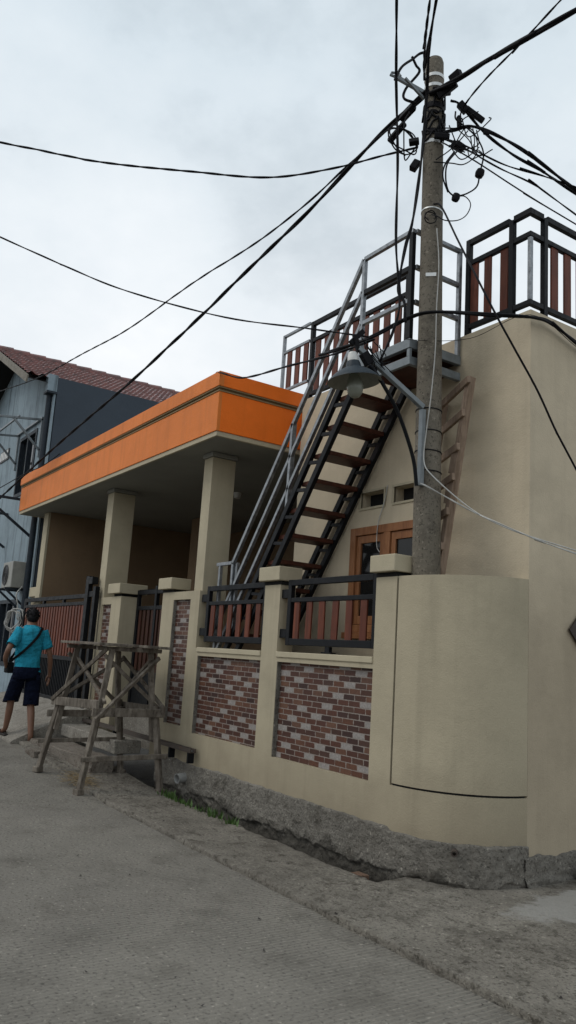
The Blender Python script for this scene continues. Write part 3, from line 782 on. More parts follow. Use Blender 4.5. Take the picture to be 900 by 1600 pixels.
band(5.86, .03, BAND, (.1, 0, 1)); band(5.22, .012, BAND, (.0, .12, 1), .004)
for z in (5.94, 6.20): band(z, .05, CABLE, (.05, .05, 1), .012)
for z in (3.48, 3.30, 3.14, 2.98): band(z, .008, CABLE, (.04 * math.sin(z * 9), .05, 1), .005)
c = at_pole(4.62); d = V3((.72, -.69, 0))
MB().beam(c + d * (pole_r(4.62) - .004) + V3((-.03, -.03, 0)), c + d * (pole_r(4.62) - .004) + V3((.03, .03, 0)), .012, .03).build('number_plate', BAND, up)
hk = MB()
hk.beam((.0, .12, 6.33), (-.14, -.10, 6.47), .03, .03); hk.tube([(-.14, -.10, 6.47), (-.17, -.14, 6.49), (-.18, -.12, 6.53), (-.14, -.08, 6.52), (-.12, -.07, 6.48)], .012, 6)
hk.beam((.0, .10, 6.27), (.0, -.12, 6.36), .02, .02)
hk.build('bracket', GALVP, up)
for p, q, w_ in (((.06, .16, 6.33), (.20, .20, 6.28), .07), ((.12, .16, 6.25), (.28, .20, 6.30), .055), ((-.10, .08, 6.25), (-.25, .07, 6.20), .06), ((-.20, .07, 6.14), (-.38, .05, 6.05), .05), ((.26, .16, 6.31), (.36, .17, 6.33), .065)):
    MB().beam(p, q, w_, w_ * 1.1, roll=.4).build('cable_clamp', CABLE, up, bevel=.008)
for p, q, w_ in (((.27, .33, 6.13), (.34, .47, 6.03), .045), ((.24, .28, 6.17), (.27, .34, 6.10), .06), ((.23, .29, 6.06), (.23, .30, 5.96), .035), ((.20, .25, 5.80), (.26, .32, 5.74), .06), ((.26, .24, 5.77), (.30, .30, 5.72), .045), ((.12, .12, 5.86), (.20, .22, 5.85), .045), ((.37, .44, 5.90), (.40, .48, 5.88), .035), ((-.02, .08, 5.87), (-.08, .02, 5.86), .05), ((-.03, .08, 5.68), (-.05, .04, 5.60), .06)):
    MB().beam(p, q, w_, w_, roll=.3).build('splice_box', CABLE, up, bevel=.008)
for c, s in (((.30, .21, 5.24), .035), ((.30, .48, 5.57), .04)):
    MB().lathe(c, [(0, -s), (s * .8, -s * .8), (s, 0), (s * .8, s * .8), (0, s)], 10, 0, (.3, .2, 1)).build('wire_cap', CABLE, up, smooth=True)

# ------------------------------------------------------------------ street lamp on its arm
sl = thing('street_lamp', (.14, .05, 3.0), 'dark blue dish street lamp with frosted bulb on a silver arm strapped to the pole', 'street lamp')
LC = V3((.03, -.53, 3.60))
am = MB(); am.box(.095, .138, .075, .113, 2.85, 3.46); am.beam((.115, .10, 3.48), (.03, -.50, 3.83), .04, .04)
am.build('arm', GALVP, sl, bevel=.004)
ax = V3((-.05, -.10, 1)).normalized()
prof_o = [(.205, -.045), (.200, -.035), (.17, -.005), (.13, .028), (.085, .052), (.06, .065), (.052, .10), (.045, .115)]
prof_i = [(.205, -.045), (.195, -.042), (.165, -.014), (.125, .018), (.08, .042), (.045, .05), (.0, .05)]
sh = MB().lathe(LC, prof_o, 40, 0, ax).lathe(LC, prof_i, 40, 1, ax)
sh.build('lamp_shade', [SHADE_O, SHADE_I], sl, smooth=True)
MB().lathe(LC, [(.0, .19), (.03, .185), (.04, .16), (.042, .115), (.0, .112)], 16, 0, ax).build('socket', WHITEM, sl, smooth=True)
MB().lathe(LC, [(.02, .05), (.03, .02), (.055, -.04), (.064, -.09), (.055, -.135), (.03, -.165), (.0, -.172)], 24, 0, ax).build('bulb', BULB, sl, smooth=True)
cl = MB(); cl.beam((.03, -.50, 3.80), (.02, -.54, 3.93), .03, .03); cl.beam((.04, -.46, 3.80), (.05, -.40, 3.72), .05, .07); cl.beam((.0, -.56, 3.86), (.03, -.46, 3.98), .025, .04)
cl.build('clamp', CABLE, sl, bevel=.004)
MB().tube(cat_rom([(.09, -.44, 3.69), (.10, -.40, 3.66), (.13, -.33, 3.56), (.13, -.16, 3.36), (.135, -.01, 3.06), (.13, .045, 2.84)]), .015, 8).build('brace', BLACKM, sl, smooth=True)
wr = MB()
for k in range(9):
    a = V3((.05 + random.uniform(-.05, .05), -.42 + random.uniform(-.08, .10), 3.86 + random.uniform(-.05, .08)))
    b_ = V3((.10 + random.uniform(-.05, .08), -.36 + random.uniform(-.05, .16), 3.72 + random.uniform(-.12, .1)))
    mid = (a + b_) / 2 + V3((random.uniform(-.08, .08), random.uniform(-.08, .08), random.uniform(-.14, .02)))
    wr.tube(cat_rom([a, mid, b_], 8), .004, 5)
wr.build('wiring', CABLE, sl)

# ------------------------------------------------------------------ cables
def cable(name, pts, r, strands, label, cat='cable', mt=CABLE, a=0, b_=0, pitch=.4, step=.03, group=None):
    r *= .86; P = resample(cat_rom(ext(pts, a, b_), 8), step); mb = MB()
    if strands == 1: mb.tube(P, r, 8)
    else: twist(mb, P, r, strands, pitch)
    o = mb.build(name, mt, loc=tuple(V3(pts[0])), smooth='all', weld=False)
    return tag(o, label, cat, group)
cable('power_cable', [(.05, .10, 6.33), (-.46, .05, 6.20), (-.75, 0, 6.07), (-1.48, -.05, 5.83), (-2.30, -.12, 5.61), (-3.57, -.20, 5.30), (-5.17, -.30, 4.95), (-7.64, -.42, 4.55), (-10.56, -.50, 4.07)], .016, 2, 'thickest twisted black power cable falling from the pole top to the lower left', b_=3, pitch=.6)
cable('power_cable', [(.02, .10, 6.28), (-.46, .05, 6.18), (-.94, 0, 6.07), (-1.49, -.05, 5.94), (-2.36, -.10, 5.87), (-3.68, -.20, 5.86), (-5.38, -.30, 5.80), (-6.91, -.40, 5.87), (-9.13, -.45, 6.06), (-11.74, -.50, 6.45)], .0085, 2, 'slimmer black twisted cable running left to the tiled roof', b_=3)
cable('power_cable', [(-.06, .10, 5.84), (-.19, -.16, 5.72), (-.40, -.53, 5.55), (-.68, -.98, 5.42), (-1.02, -1.52, 5.42), (-1.53, -2.18, 5.50), (-2.03, -2.86, 5.65)], .0075, 2, 'sagging black cable crossing the upper left sky', b_=6, pitch=.22)
cable('telephone_cable', [(.06, -.43, 3.93), (-.30, -.76, 4.02), (-.82, -1.22, 4.15), (-1.32, -1.86, 4.35), (-1.54, -2.33, 4.50), (-1.81, -2.80, 4.70)], .0055, 2, 'thin black cable running from the lamp up to the middle left sky', b_=5)
cable('power_cable', [(.09, -.40, 3.91), (-.41, -.42, 3.93), (-1.10, -.40, 4.03), (-2.03, -.32, 4.19), (-2.7, -.28, 4.43), (-3.4, .2, 4.44)], .008, 2, 'black cable from the lamp down to the corner of the orange roof edge')
cable('power_cable', [(-.76, -.30, 4.06), (-.17, -.35, 3.98), (0, -.30, 4.01), (.14, -.10, 4.16), (.30, .02, 4.19), (.60, .26, 4.14), (.76, .62, 4.17), (.76, .85, 4.18), (.76, 1.12, 4.11)], .013, 2, 'heavy black cable passing the pole and rounding the house corner under the roof edge', b_=3, pitch=.7)
cable('drop_wire', [(-7.72, -.335, 4.44), (-8.2, -.45, 4.30), (-8.60, -.60, 4.21), (-9.80, -.70, 4.12)], .009, 1, 'loose black wire end leaving the orange roof edge at far left', b_=3)
cable('power_cable', [(.05, .12, 6.30), (.14, .13, 6.29), (.39, .14, 6.25), (.78, .16, 6.22), (1.11, .20, 6.20), (1.41, .25, 6.20)], .017, 3, 'heavy black twisted power cable leaving the pole top to the upper right', b_=8, pitch=.7)
cable('power_cable', [(.22, .30, 6.02), (.31, .27, 6.10), (.58, .23, 6.16), (1.01, .18, 6.20), (1.33, .18, 6.30)], .007, 2, 'thin twisted cable climbing steeply to the top right edge', b_=5, pitch=.2)
cable('power_cable', [(.20, .22, 6.19), (.25, .29, 6.15), (.28, .53, 6.00), (.37, .79, 5.85), (.47, 1.09, 5.75), (.54, 1.43, 5.65)], .010, 2, 'upper black service cable falling right from the insulator over the terrace', b_=6)
cable('power_cable', [(.06, .16, 5.92), (.18, .28, 5.95), (.31, .39, 5.96), (.49, .58, 5.82), (.59, .85, 5.70), (.62, 1.32, 5.60)], .012, 2, 'thick arched black service cable right of the pole', b_=6)
cable('telephone_cable', [(.10, .20, 5.90), (.25, .38, 5.80), (.38, .70, 5.70), (.53, 1.01, 5.65), (.65, 1.29, 5.60)], .006, 2, 'thin flat telephone line right of the pole, just below the arched cable', b_=6)
cable('telephone_cable', [(.11, .20, 5.88), (.22, .33, 5.80), (.37, .63, 5.65), (.50, .97, 5.55), (.54, 1.43, 5.45)], .006, 2, 'middle telephone line slanting right toward the terrace railing', b_=6)
cable('telephone_cable', [(.12, .22, 5.84), (.26, .44, 5.70), (.43, .73, 5.50), (.51, 1.03, 5.40), (.60, 1.34, 5.30)], .007, 1, 'lowest telephone line touching the terrace railing top at the right', b_=6)
cable('drop_wire', [(.12, .14, 5.24), (.20, .15, 5.18), (.50, .04, 4.72), (.80, -.09, 4.29), (.95, -.02, 3.93), (1.0, .12, 3.70), (1.0, .36, 3.46), (1.0, .57, 3.20), (1.0, .79, 2.97)], .009, 1, 'black drop wire hanging down across the side wall at the right', b_=3)
cable('drop_wire', [(.165, .14, 5.0), (.19, .15, 4.68), (.195, .135, 4.29), (.20, .13, 3.93), (.185, .115, 3.57), (.165, .095, 3.27), (.165, .08, 3.04), (.33, .02, 2.88), (.60, .14, 2.62), (.85, .22, 2.47), (1.05, .38, 2.38), (1.20, .52, 2.32)], .0055, 1, 'white wire running down the pole then off to the right', mt=CABLE_W, b_=3)
cable('drop_wire', [(.15, .06, 2.86), (.25, .03, 2.82), (.40, .11, 2.72), (.60, .17, 2.60), (.85, .15, 2.49), (1.05, .37, 2.37), (1.20, .51, 2.30)], .0045, 2, 'white wire starting at the lamp arm foot and joining the other white wire', mt=CABLE_W, b_=3)
cable('drop_wire', [(.12, -.36, 3.74), (.22, -.33, 3.95), (.25, -.30, 4.20), (.25, -.36, 4.65), (.30, -.42, 5.30), (.49, -.63, 5.80), (.77, -.89, 6.10)], .0085, 2, 'black wire rising straight up left of the pole from the lamp', b_=6, pitch=.5)
cable('drop_wire', [(.16, -.16, 4.10), (.13, -.15, 4.28), (.09, -.18, 4.40), (.12, -.15, 4.75), (.14, -.10, 5.00), (.13, -.02, 5.60), (.16, -.02, 6.05), (.41, -.23, 6.40), (.63, -.38, 6.50)], .011, 2, 'thick black wire hugging the pole and rising out of the top of the view', b_=6, pitch=.5)
cable('drop_wire', [(.0, .10, 6.45), (.03, .06, 6.55), (.21, -.10, 6.55), (.46, -.31, 6.50), (.60, -.42, 6.50)], .009, 2, 'short twisted wire leaving the very top of the pole overhead', b_=6, pitch=.15)
cable('guy_wire', [(-.09, .13, 4.15), (.02, .02, 4.05), (.30, .40, 4.08), (.70, .64, 4.22), (.72, 1.2, 4.10)], .003, 1, 'very thin wire loop under the heavy cable at the house corner', b_=.5)
def loops(name, lists, r, label):
    mb = MB()
    for P in lists: mb.tube(cat_rom(P, 8), r, 6)
    tag(mb.build(name, CABLE, loc=tuple(V3(lists[0][0])), smooth='all', weld=False), label, 'wire')
loops('jumper_wire', [[(-.05, -.19, 6.34), (-.05, -.12, 6.50), (-.05, 0, 6.64), (-.03, .07, 6.72), (.0, .12, 6.72), (.02, .14, 6.62)], [(-.05, -.01, 6.66), (-.05, .04, 6.60), (-.04, .07, 6.54), (-.12, .0, 6.40), (-.12, -.02, 6.29), (-.05, .06, 6.24)]], .012, 'stiff curved jumper wire at the top left of the pole')
coil = [(-.10 + .01 * math.sin(k * .9), -.03 + .16 * math.cos(k * .7), 5.87 + .11 * math.sin(k * .7) + .02 * math.sin(k * 1.7)) for k in range(26)]
loops('wire_coil', [coil, [(-.10, .12, 5.88), (-.10, .06, 5.78), (-.10, .0, 5.70), (-.10, -.02, 5.86), (-.10, -.02, 6.05), (-.10, .03, 6.17)]], .006, 'coil of spare black wire on the left of the pole')
loops('wire_coil', [[(.30, .22, 5.67), (.30, .11, 5.51), (.30, .09, 5.38), (.30, .12, 5.27), (.30, .19, 5.24)], [(.30, .20, 5.24), (.30, .34, 5.33), (.30, .45, 5.44), (.30, .48, 5.57), (.30, .52, 5.77), (.30, .44, 5.88), (.30, .32, 5.92), (.28, .21, 5.96), (.26, .22, 6.05)], [(.28, .20, 5.66), (.31, .07, 5.47), (.30, .06, 5.36), (.30, .12, 5.25)]], .007, 'hanging loop of black wire with two end caps right of the pole')
loops('wire_coil', [[(.16, .09, 5.58), (.25, .20, 5.57), (.25, .34, 5.62), (.25, .47, 5.75), (.25, .50, 5.87), (.25, .44, 5.98), (.25, .34, 5.95), (.24, .26, 5.80)], [(.15, .12, 5.62), (.2, .2, 5.70), (.25, .26, 5.78), (.28, .35, 5.92)]], .005, 'thin wire loop circling the splice boxes right of the pole')
loops('wire_coil', [[(.30, .20, 5.24), (.30, .31, 5.29), (.30, .38, 5.25), (.30, .34, 5.14), (.30, .24, 5.05), (.27, .13, 5.02), (.2, .1, 5.08), (.14, .10, 5.12)]] + [[(.13 + .02 * math.sin(k), .10 + .05 * math.cos(k * .8), 5.10 + .05 * math.sin(k * .8)) for k in range(14)]], .0045, 'lowest thin hanging wire loop beside the pole')
rw = random.Random(5); tang = []
for k in range(9):
    a = V3((.16 + rw.uniform(-.05, .15), .20 + rw.uniform(-.05, .18), 5.72 + rw.uniform(0, .42))); b_ = V3((.20 + rw.uniform(0, .2), .26 + rw.uniform(0, .3), 5.68 + rw.uniform(-.05, .4)))
    tang.append([a, a.lerp(b_, .35) + V3((rw.uniform(-.04, .08), rw.uniform(-.04, .08), -rw.uniform(.02, .16))), a.lerp(b_, .7) + V3((rw.uniform(-.04, .08), rw.uniform(-.04, .08), -rw.uniform(.0, .16))), b_])
loops('wire_tangle', tang, .005, 'messy tangle of thin wires between the splice boxes')
wires = []
for k in range(14):
    z = random.uniform(5.78, 6.36); a0 = random.uniform(-2.6, .3); a1 = a0 + random.uniform(1., 2.6); P = []
    for j in range(6):
        a = a0 + (a1 - a0) * j / 5; zz_ = z + random.uniform(-.05, .05) + (j - 2.5) * random.uniform(-.04, .04); c = at_pole(zz_); rr = pole_r(zz_) + .012
        P.append((c.x + rr * math.cos(a), c.y + rr * math.sin(a), zz_))
    wires.append(P)
loops('cable_wrap', wires, .009, 'tangle of black cable wound round the top of the pole')
cable('bell_wire', [(-.90, .64, 3.10), (-.93, .636, 2.95), (-1.0, .63, 2.75), (-1.0, .625, 2.55), (-.95, .62, 2.48)], .005, 1, 'thin pale wire dangling on the wall above the window', 'wire', CABLE_W)

# ------------------------------------------------------------------ ladder
la = thing('ladder', (-.1, .35, .62), 'rough homemade timber ladder leaning on the house wall behind the pole', 'ladder')
LT, RT = V3((-.17, .60, 3.70)), V3((.27, .46, 3.78)); dn = V3((-.105, -.075, -1.0))
LB = LT + dn * 3.06; RB = RT + dn * 3.14
for a, b_ in ((LT, LB), (RT, RB)):
    MB().beam(b_, a, .05, .075, (0, 1, 0), taper=.95).build('stile', LADW, la, bevel=.005)
for k in range(12):
    tt = .05 + k * .262
    a = LT + dn * tt; b_ = RT + dn * (tt + .01 * ((k * 7) % 3)); o = V3((.0, -.045, 0))
    MB().beam(a + o - (b_ - a).normalized() * .05, b_ + o + (b_ - a).normalized() * .05, .028, .06).build('rung', LADW, la, bevel=.004)
    if k in (2, 3, 6, 8): MB().beam(b_ + V3((-.035, -.02, -.02)), b_ + V3((-.035, -.02, -.02)) + dn * .17, .03, .035, (0, 1, 0)).build('cleat', LADW, la)

# ------------------------------------------------------------------ timber trestle
ts = thing('trestle', (-3.85, -.68, .04), 'weathered timber scaffold trestle with cross braces standing beside the gully', 'trestle')
FT = {'A': V3((-3.42, -1.05, .02)), 'B': V3((-4.46, -1.15, .09)), 'C': V3((-3.25, -.24, .02)), 'D': V3((-4.18, -.30, .08))}
TP = {'A': V3((-3.38, -.86, 1.47)), 'B': V3((-4.34, -.90, 1.47)), 'C': V3((-3.46, -.38, 1.47)), 'D': V3((-4.30, -.42, 1.47))}
def lg(k, z): return FT[k].lerp(TP[k], (z - FT[k].z) / (TP[k].z - FT[k].z))
C0 = V3((-3.85, -.67, 0))
for k in 'ABCD':
    q = MB(); kn = lg(k, .62) + V3((.012, -.008, 0)); lo = FT[k]; mid = lg(k, .78)
    q.beam(lo, mid + (mid - lo).normalized() * .12, .052, .06, (1, 0, 0), roll=.1 * ord(k)); off = (lg(k, .5) - C0); off.z = 0; off = off.normalized() * -.06
    q.beam(lg(k, .55) + off, TP[k] + off * .2, .05, .058, (1, 0, 0), roll=.07 * ord(k))
    q.beam(lo, lo + V3((.0, 0, .06)), .085, .085, (1, 0, 0), roll=.3)
    q.build('leg', OLDW, ts, bevel=.008)
def rail_(a, za, b_, zb, w_=.03, h=.075, e=.08, o=(0, 0, 0)):
    p, q = lg(a, za), lg(b_, zb); d = (q - p).normalized(); n_ = ((p + q) / 2 - C0); n_.z = 0; n_ = n_.normalized() * .05
    MB().beam(p - d * e + n_ + V3(o), q + d * e + n_ + V3(o), w_, h, roll=random.uniform(-.1, .1)).build('rail', OLDW, ts, bevel=.005)
rail_('B', .86, 'A', .90, h=.09); rail_('A', .83, 'C', .83, h=.085); rail_('C', .86, 'D', .84); rail_('D', .74, 'B', .72)
rail_('A', .37, 'C', .40, .028, .05); rail_('B', .42, 'D', .46, .028, .045); rail_('D', .80, 'A', .80, .03, .06, 0)
def brace_(a, za, b_, zb, s=1.0):
    p, q = lg(a, za), lg(b_, zb); d = (q - p).normalized(); n_ = ((p + q) / 2 - C0); n_.z = 0; n_ = n_.normalized() * (.075 * s)
    MB().beam(p - d * .06 + n_, q + d * .06 + n_, .03, .040, roll=random.uniform(0, .6)).build('brace', OLDW, ts, bevel=.005)
brace_('A', .80, 'C', 1.36); brace_('A', 1.36, 'C', .92, -.3); brace_('B', .90, 'A', 1.44); brace_('B', 1.36, 'A', .95, -.4)
brace_('C', .9, 'D', 1.35); brace_('C', 1.36, 'D', .9, -.4); brace_('D', .85, 'B', 1.35); brace_('D', 1.33, 'B', .92, -.4)
pk = MB()
for k in range(5):
    y = -.98 + k * .165; x0 = -4.50 + random.uniform(-.05, .05); x1 = -3.28 + random.uniform(-.05, .05)
    pk.beam((x0, y, 1.505 + random.uniform(0, .008)), (x1, y + random.uniform(-.02, .02), 1.505 + random.uniform(0, .008)), .14, .028)
for x in (-4.32, -3.40): pk.beam((x, -1.02, 1.468), (x, -.30, 1.468), .05, .042)
pk.build('deck', OLDW, ts, bevel=.004)

# ------------------------------------------------------------------ sign on the side wall
sg_ = thing('wall_sign', (.72, 1.2, 1.8), 'small dark diamond shaped plate on the side wall at the right edge', 'sign')
cy, cz, hh = 1.235, 1.83, .15
q = MB().add([(.712, cy - hh, cz), (.712, cy, cz - hh), (.712, cy + hh, cz), (.712, cy, cz + hh), (.727, cy - hh, cz), (.727, cy, cz - hh), (.727, cy + hh, cz), (.727, cy, cz + hh)], [(0, 1, 2, 3), (7, 6, 5, 4), (0, 4, 5, 1), (1, 5, 6, 2), (2, 6, 7, 3), (3, 7, 4, 0)])
q.build('plate', SIGN_B, sg_)
MB().lathe((.728, cy + .01, cz - .02), [(0, .006), (.062, .005), (.07, 0)], 24, 0, (1, 0, 0)).build('disc', SIGN_W, sg_)

# ------------------------------------------------------------------ neighbour house
nb = thing('neighbour_house', (-13, 4, .3), 'two storey blue grey house with red tiled gable roof at far left', 'house')
wl = MB()
NX = [-16.4, -12.05, -10.85, -10.0]; NZ = [.0, 1.0, 2.25, 4.35, 5.62, 6.3]
def nsolid(i, j): return not (i == 1 and j in (1, 3))
wl.gridwall(NX, NZ, nsolid, .12, .30, lambda u, v, t: (u, t, v))
for y_ in (.12, .30):
    pass
wl.add([(-16.4, .12, 6.3), (-10.0, .12, 6.3), (-13, .12, 7.62), (-16.4, .30, 6.3), (-10.0, .30, 6.3), (-13, .30, 7.62)], [(0, 1, 2), (5, 4, 3)])
wl.build('front_wall', BLUE, nb)
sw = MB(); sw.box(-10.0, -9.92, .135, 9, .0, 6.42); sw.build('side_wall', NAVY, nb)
MB().box(-10.12, -9.922, -.05, .132, 6.13, 6.46).build('corbel', BLUE, nb, bevel=.008)
MB().box(-10.13, -9.905, -.06, .131, 6.09, 6.128).build('corbel_ledge', DARKP, nb)
MB().box(-9.995, -9.93, .085, .118, .0, 6.12).build('corner_strip', BLUE, nb)
MB().tube([(-10.08, .045, 6.1), (-10.08, .045, 3.2), (-10.06, .04, .1)], .055, 12).build('drainpipe', DARKP, nb, smooth=True)
for z0, z1 in ((1.0, 2.25), (4.35, 5.62)):
    q = MB(); q.box(-12.05, -11.98, .10, .2, z0, z1); q.box(-10.92, -10.85, .10, .2, z0, z1); q.box(-11.98, -10.92, .10, .2, z1 - .07, z1); q.box(-11.98, -10.92, .10, .2, z0, z0 + .07); q.box(-11.48, -11.42, .10, .2, z0 + .07, z1 - .07)
    wn = q.build('window', DARKP, nb); MB().box(-11.98, -10.92, .22, .23, z0 + .07, z1 - .07).build('pane', GLASS, wn)
q = MB(); q.box(-13.6, -12.9, .10, .118, 5.35, 5.6, 0)
for k in range(5): q.box(-13.55 + k * .13, -13.47 + k * .13, .092, .10, 5.38, 5.57, 1)
q.build('vent_block', [AC_D, WHITEM], nb)
cn = MB()
def bar(p, q_, w_=.04): cn.beam(p, q_, w_, w_)
zc = 5.72
for x in (-10.55, -12.2):
    bar((x, .11, zc), (x, -.72, zc - .10)); bar((x, .11, zc - .62), (x, -.45, zc - .07)); bar((x, .10, zc + .03), (x, .10, zc - .75))
bar((-10.5, -.70, zc - .10), (-12.3, -.70, zc - .10)); bar((-10.5, .09, zc + .03), (-12.3, .09, zc + .03)); bar((-10.5, -.35, zc - .03), (-12.3, -.35, zc - .03), .035)
cn.build('canopy_frame', GALVP, nb, bevel=.004)
cn = MB()
for x in (-10.25, -12.3):
    bar((x, .11, 3.35), (x, -.9, 4.05), .045); bar((x, .11, 4.05), (x, -.95, 4.05), .045)
bar((-10.2, -.92, 4.06), (-12.5, -.92, 4.06), .05)
cn.build('canopy_frame', DARKP, nb, bevel=.004)
# tiled gable roof
rf = MB()
def tile_side(sgn):
    nr = 15; ny = 300
    def fn(u, v):
        rrow = u * nr; k = math.floor(rrow); fr = rrow - k
        s = u; x = -13 + sgn * 3.05 * s; z = 7.78 - 1.42 * s
        y = -.42 + 9.4 * v
        w_ = .5 + .5 * math.sin(2 * math.pi * y / .21)
        z += .05 * w_ ** 1.4 + .045 * (fr - .5) + .008 * nse(k * 3.3, math.floor(y / .21) * 1.7)
        return (x, y, z)
    us = []
    for k in range(nr): us += [k / nr + .0005, (k + 1) / nr - .0005]
    vs = [fn(u, v / ny) for u in us for v in range(ny + 1)]
    fs = [(i * (ny + 1) + j, (i + 1) * (ny + 1) + j, (i + 1) * (ny + 1) + j + 1, i * (ny + 1) + j + 1) for i in range(len(us) - 1) for j in range(ny)]
    rf.add(vs, fs)
tile_side(1); tile_side(-1)
for k in range(26):
    y = -.45 + k * .36; rf.lathe((-13, y, 7.74), [(.12, 0), (.135, .38)], 12, 0, (0, 1, .03))
roof = rf.build('roof', TILE, nb, smooth=False, weld=False)
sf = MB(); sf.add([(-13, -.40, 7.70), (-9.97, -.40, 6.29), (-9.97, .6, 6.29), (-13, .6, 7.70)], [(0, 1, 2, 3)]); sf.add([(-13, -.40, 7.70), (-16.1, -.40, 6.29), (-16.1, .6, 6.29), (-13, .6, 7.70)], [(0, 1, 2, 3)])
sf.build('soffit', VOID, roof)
bb = MB(); bb.beam((-13, -.44, 7.70), (-9.94, -.44, 6.27), .03, .14); bb.beam((-13, -.44, 7.70), (-16.1, -.44, 6.27), .03, .14); bb.build('barge_board', STEPC, roof)
# air conditioner outdoor unit and hose
ac = thing('air_conditioner', (-10.5, -.1, 2.35), 'pale outdoor air conditioner unit on brackets on the blue house', 'air conditioner')
MB().box(-10.80, -10.15, -.22, .05, 2.42, 2.90).build('casing', AC_W, ac, bevel=.015)
gr = MB().lathe((-10.57, -.222, 2.66), [(.19, 0), (.19, .012), (.175, .012), (.175, .002), (0, .002)], 28, 0, (0, -1, 0))
for k in range(1, 5): gr.lathe((-10.57, -.222, 2.66), [(.04 * k, .004), (.04 * k, .012), (.04 * k + .008, .012), (.04 * k + .008, .004)], 24, 0, (0, -1, 0))
gr.build('fan_grille', AC_D, ac)
bk = MB()
for x in (-10.75, -10.25): bk.box(x, x + .04, -.30, .10, 2.38, 2.418); bk.beam((x + .02, -.27, 2.38), (x + .02, .10, 2.08), .035, .035)
bk.build('bracket', DARKP, ac)
hc = MB()
for k in range(5):
    c = V3((-10.02 + .02 * k, -.06 - .03 * k, 1.82 + .02 * math.sin(k * 2.1))); r_ = .21 - .015 * k
    hc.tube([(c.x + r_ * .55 * math.cos(a * .2618 * 1.0), c.y + r_ * .6 * math.cos(a * .2618) - .02 * math.sin(a), c.z + r_ * 1.05 * math.sin(a * .2618)) for a in range(25)], .011, 6)
hc.tube(cat_rom([(-10.1, -.02, 2.45), (-10.05, -.12, 2.30), (-10.03, -.08, 2.1), (-10.02, -.10, 1.95)]), .011, 6)
tag(hc.build('hose_coil', CABLE_W, loc=(-10.02, -.06, 1.6), smooth='all', weld=False), 'coil of pale hose hanging below the air conditioner behind the man', 'hose')

# ------------------------------------------------------------------ man walking away
def skin_mesh(verts, edges, radii, sub=2):
    me = bpy.data.meshes.new('tmp'); me.from_pydata([tuple(v) for v in verts], edges, [])
    o = bpy.data.objects.new('tmp', me); COL.objects.link(o)
    md = o.modifiers.new('s', 'SKIN'); md.use_smooth_shade = True
    sv = me.skin_vertices[0].data
    for i, r_ in enumerate(radii): sv[i].radius = (r_, r_) if isinstance(r_, (int, float)) else r_
    sv[0].use_root = True
    m2 = o.modifiers.new('d', 'SUBSURF'); m2.levels = sub; m2.render_levels = sub
    dg = bpy.context.evaluated_depsgraph_get(); ev = o.evaluated_get(dg)
    mm = bpy.data.meshes.new_from_object(ev); vs = [v.co.copy() for v in mm.vertices]; fs = [tuple(p.vertices) for p in mm.polygons]
    bpy.data.objects.remove(o); bpy.data.meshes.remove(me); bpy.data.meshes.remove(mm)
    return vs, fs
MX, MY, MZ = -6.20, -.89, .175
def W(f, l, h): return V3((MX - f * 1.03, MY - l * 1.03, MZ + h * 1.03))
man = thing('person', (MX, MY, MZ), 'man in turquoise T-shirt and dark shorts seen from behind walking along the street', 'person')
J = {'pel': (0, 0, .93), 'sp': (.02, 0, 1.10), 'ch': (.01, 0, 1.28), 'up': (-.005, 0, 1.40), 'nk': (.015, 0, 1.475), 'h0': (.045, .0, 1.54), 'h1': (.06, .0, 1.61), 'h2': (.055, .0, 1.665),
     'rh': (0, -.085, .88), 'rk': (.02, -.10, .50), 'rc': (-.06, -.10, .36), 'ra': (-.15, -.10, .085), 'rt': (-.04, -.12, .03),
     'lh': (0.01, .085, .88), 'lk': (.20, .10, .53), 'lc': (.22, .10, .38), 'la': (.30, .10, .15), 'lt': (.43, .115, .105),
     'rs': (-.01, -.165, 1.39), 're': (-.04, -.255, 1.13), 'rf': (-.01, -.285, 1.02), 'rw': (.05, -.31, .88), 'rp': (.065, -.315, .82),
     'ls': (-.01, .165, 1.39), 'le': (-.09, .29, 1.15), 'lf': (-.01, .29, 1.05), 'lw': (.09, .245, .96), 'lp': (.13, .225, .93)}
RD = {'pel': .13, 'sp': .125, 'ch': .145, 'up': .11, 'nk': .058, 'h0': .072, 'h1': .088, 'h2': .07, 'rh': .085, 'rk': .055, 'rc': .056, 'ra': .037, 'rt': .034, 'lh': .085, 'lk': .055, 'lc': .056, 'la': .037, 'lt': .034,
      'rs': .062, 're': .040, 'rf': .041, 'rw': .027, 'rp': .033, 'ls': .062, 'le': .040, 'lf': .041, 'lw': .027, 'lp': .033}
names = list(J); ix = {k: i for i, k in enumerate(names)}
ed = [('pel', 'sp'), ('sp', 'ch'), ('ch', 'up'), ('up', 'nk'), ('nk', 'h0'), ('h0', 'h1'), ('h1', 'h2'), ('pel', 'rh'), ('rh', 'rk'), ('rk', 'rc'), ('rc', 'ra'), ('ra', 'rt'), ('pel', 'lh'), ('lh', 'lk'), ('lk', 'lc'), ('lc', 'la'), ('la', 'lt'), ('up', 'rs'), ('rs', 're'), ('re', 'rf'), ('rf', 'rw'), ('rw', 'rp'), ('up', 'ls'), ('ls', 'le'), ('le', 'lf'), ('lf', 'lw'), ('lw', 'lp')]
vs, fs = skin_mesh([W(*J[k]) for k in names], [(ix[a], ix[b_]) for a, b_ in ed], [RD[k] * .92 for k in names])
bd = MB().add(vs, fs)
def finger(pts, r0): bd.tube([W(*p) for p in pts], [r0, r0 * .95, r0 * .85, r0 * .4], 7)
for k, (dl, ln) in enumerate(((-.012, .085), (-.004, .095), (.004, .09), (.012, .07))):   # relaxed right hand
    f0 = .045 + .018 * k * 1.0
    finger([(f0 + .005, -.316, .815), (f0 + .012, -.318, .785), (f0 + .012, -.312, .785 - ln * .42), (f0 + .004, -.300, .785 - ln * .75)], .0105)
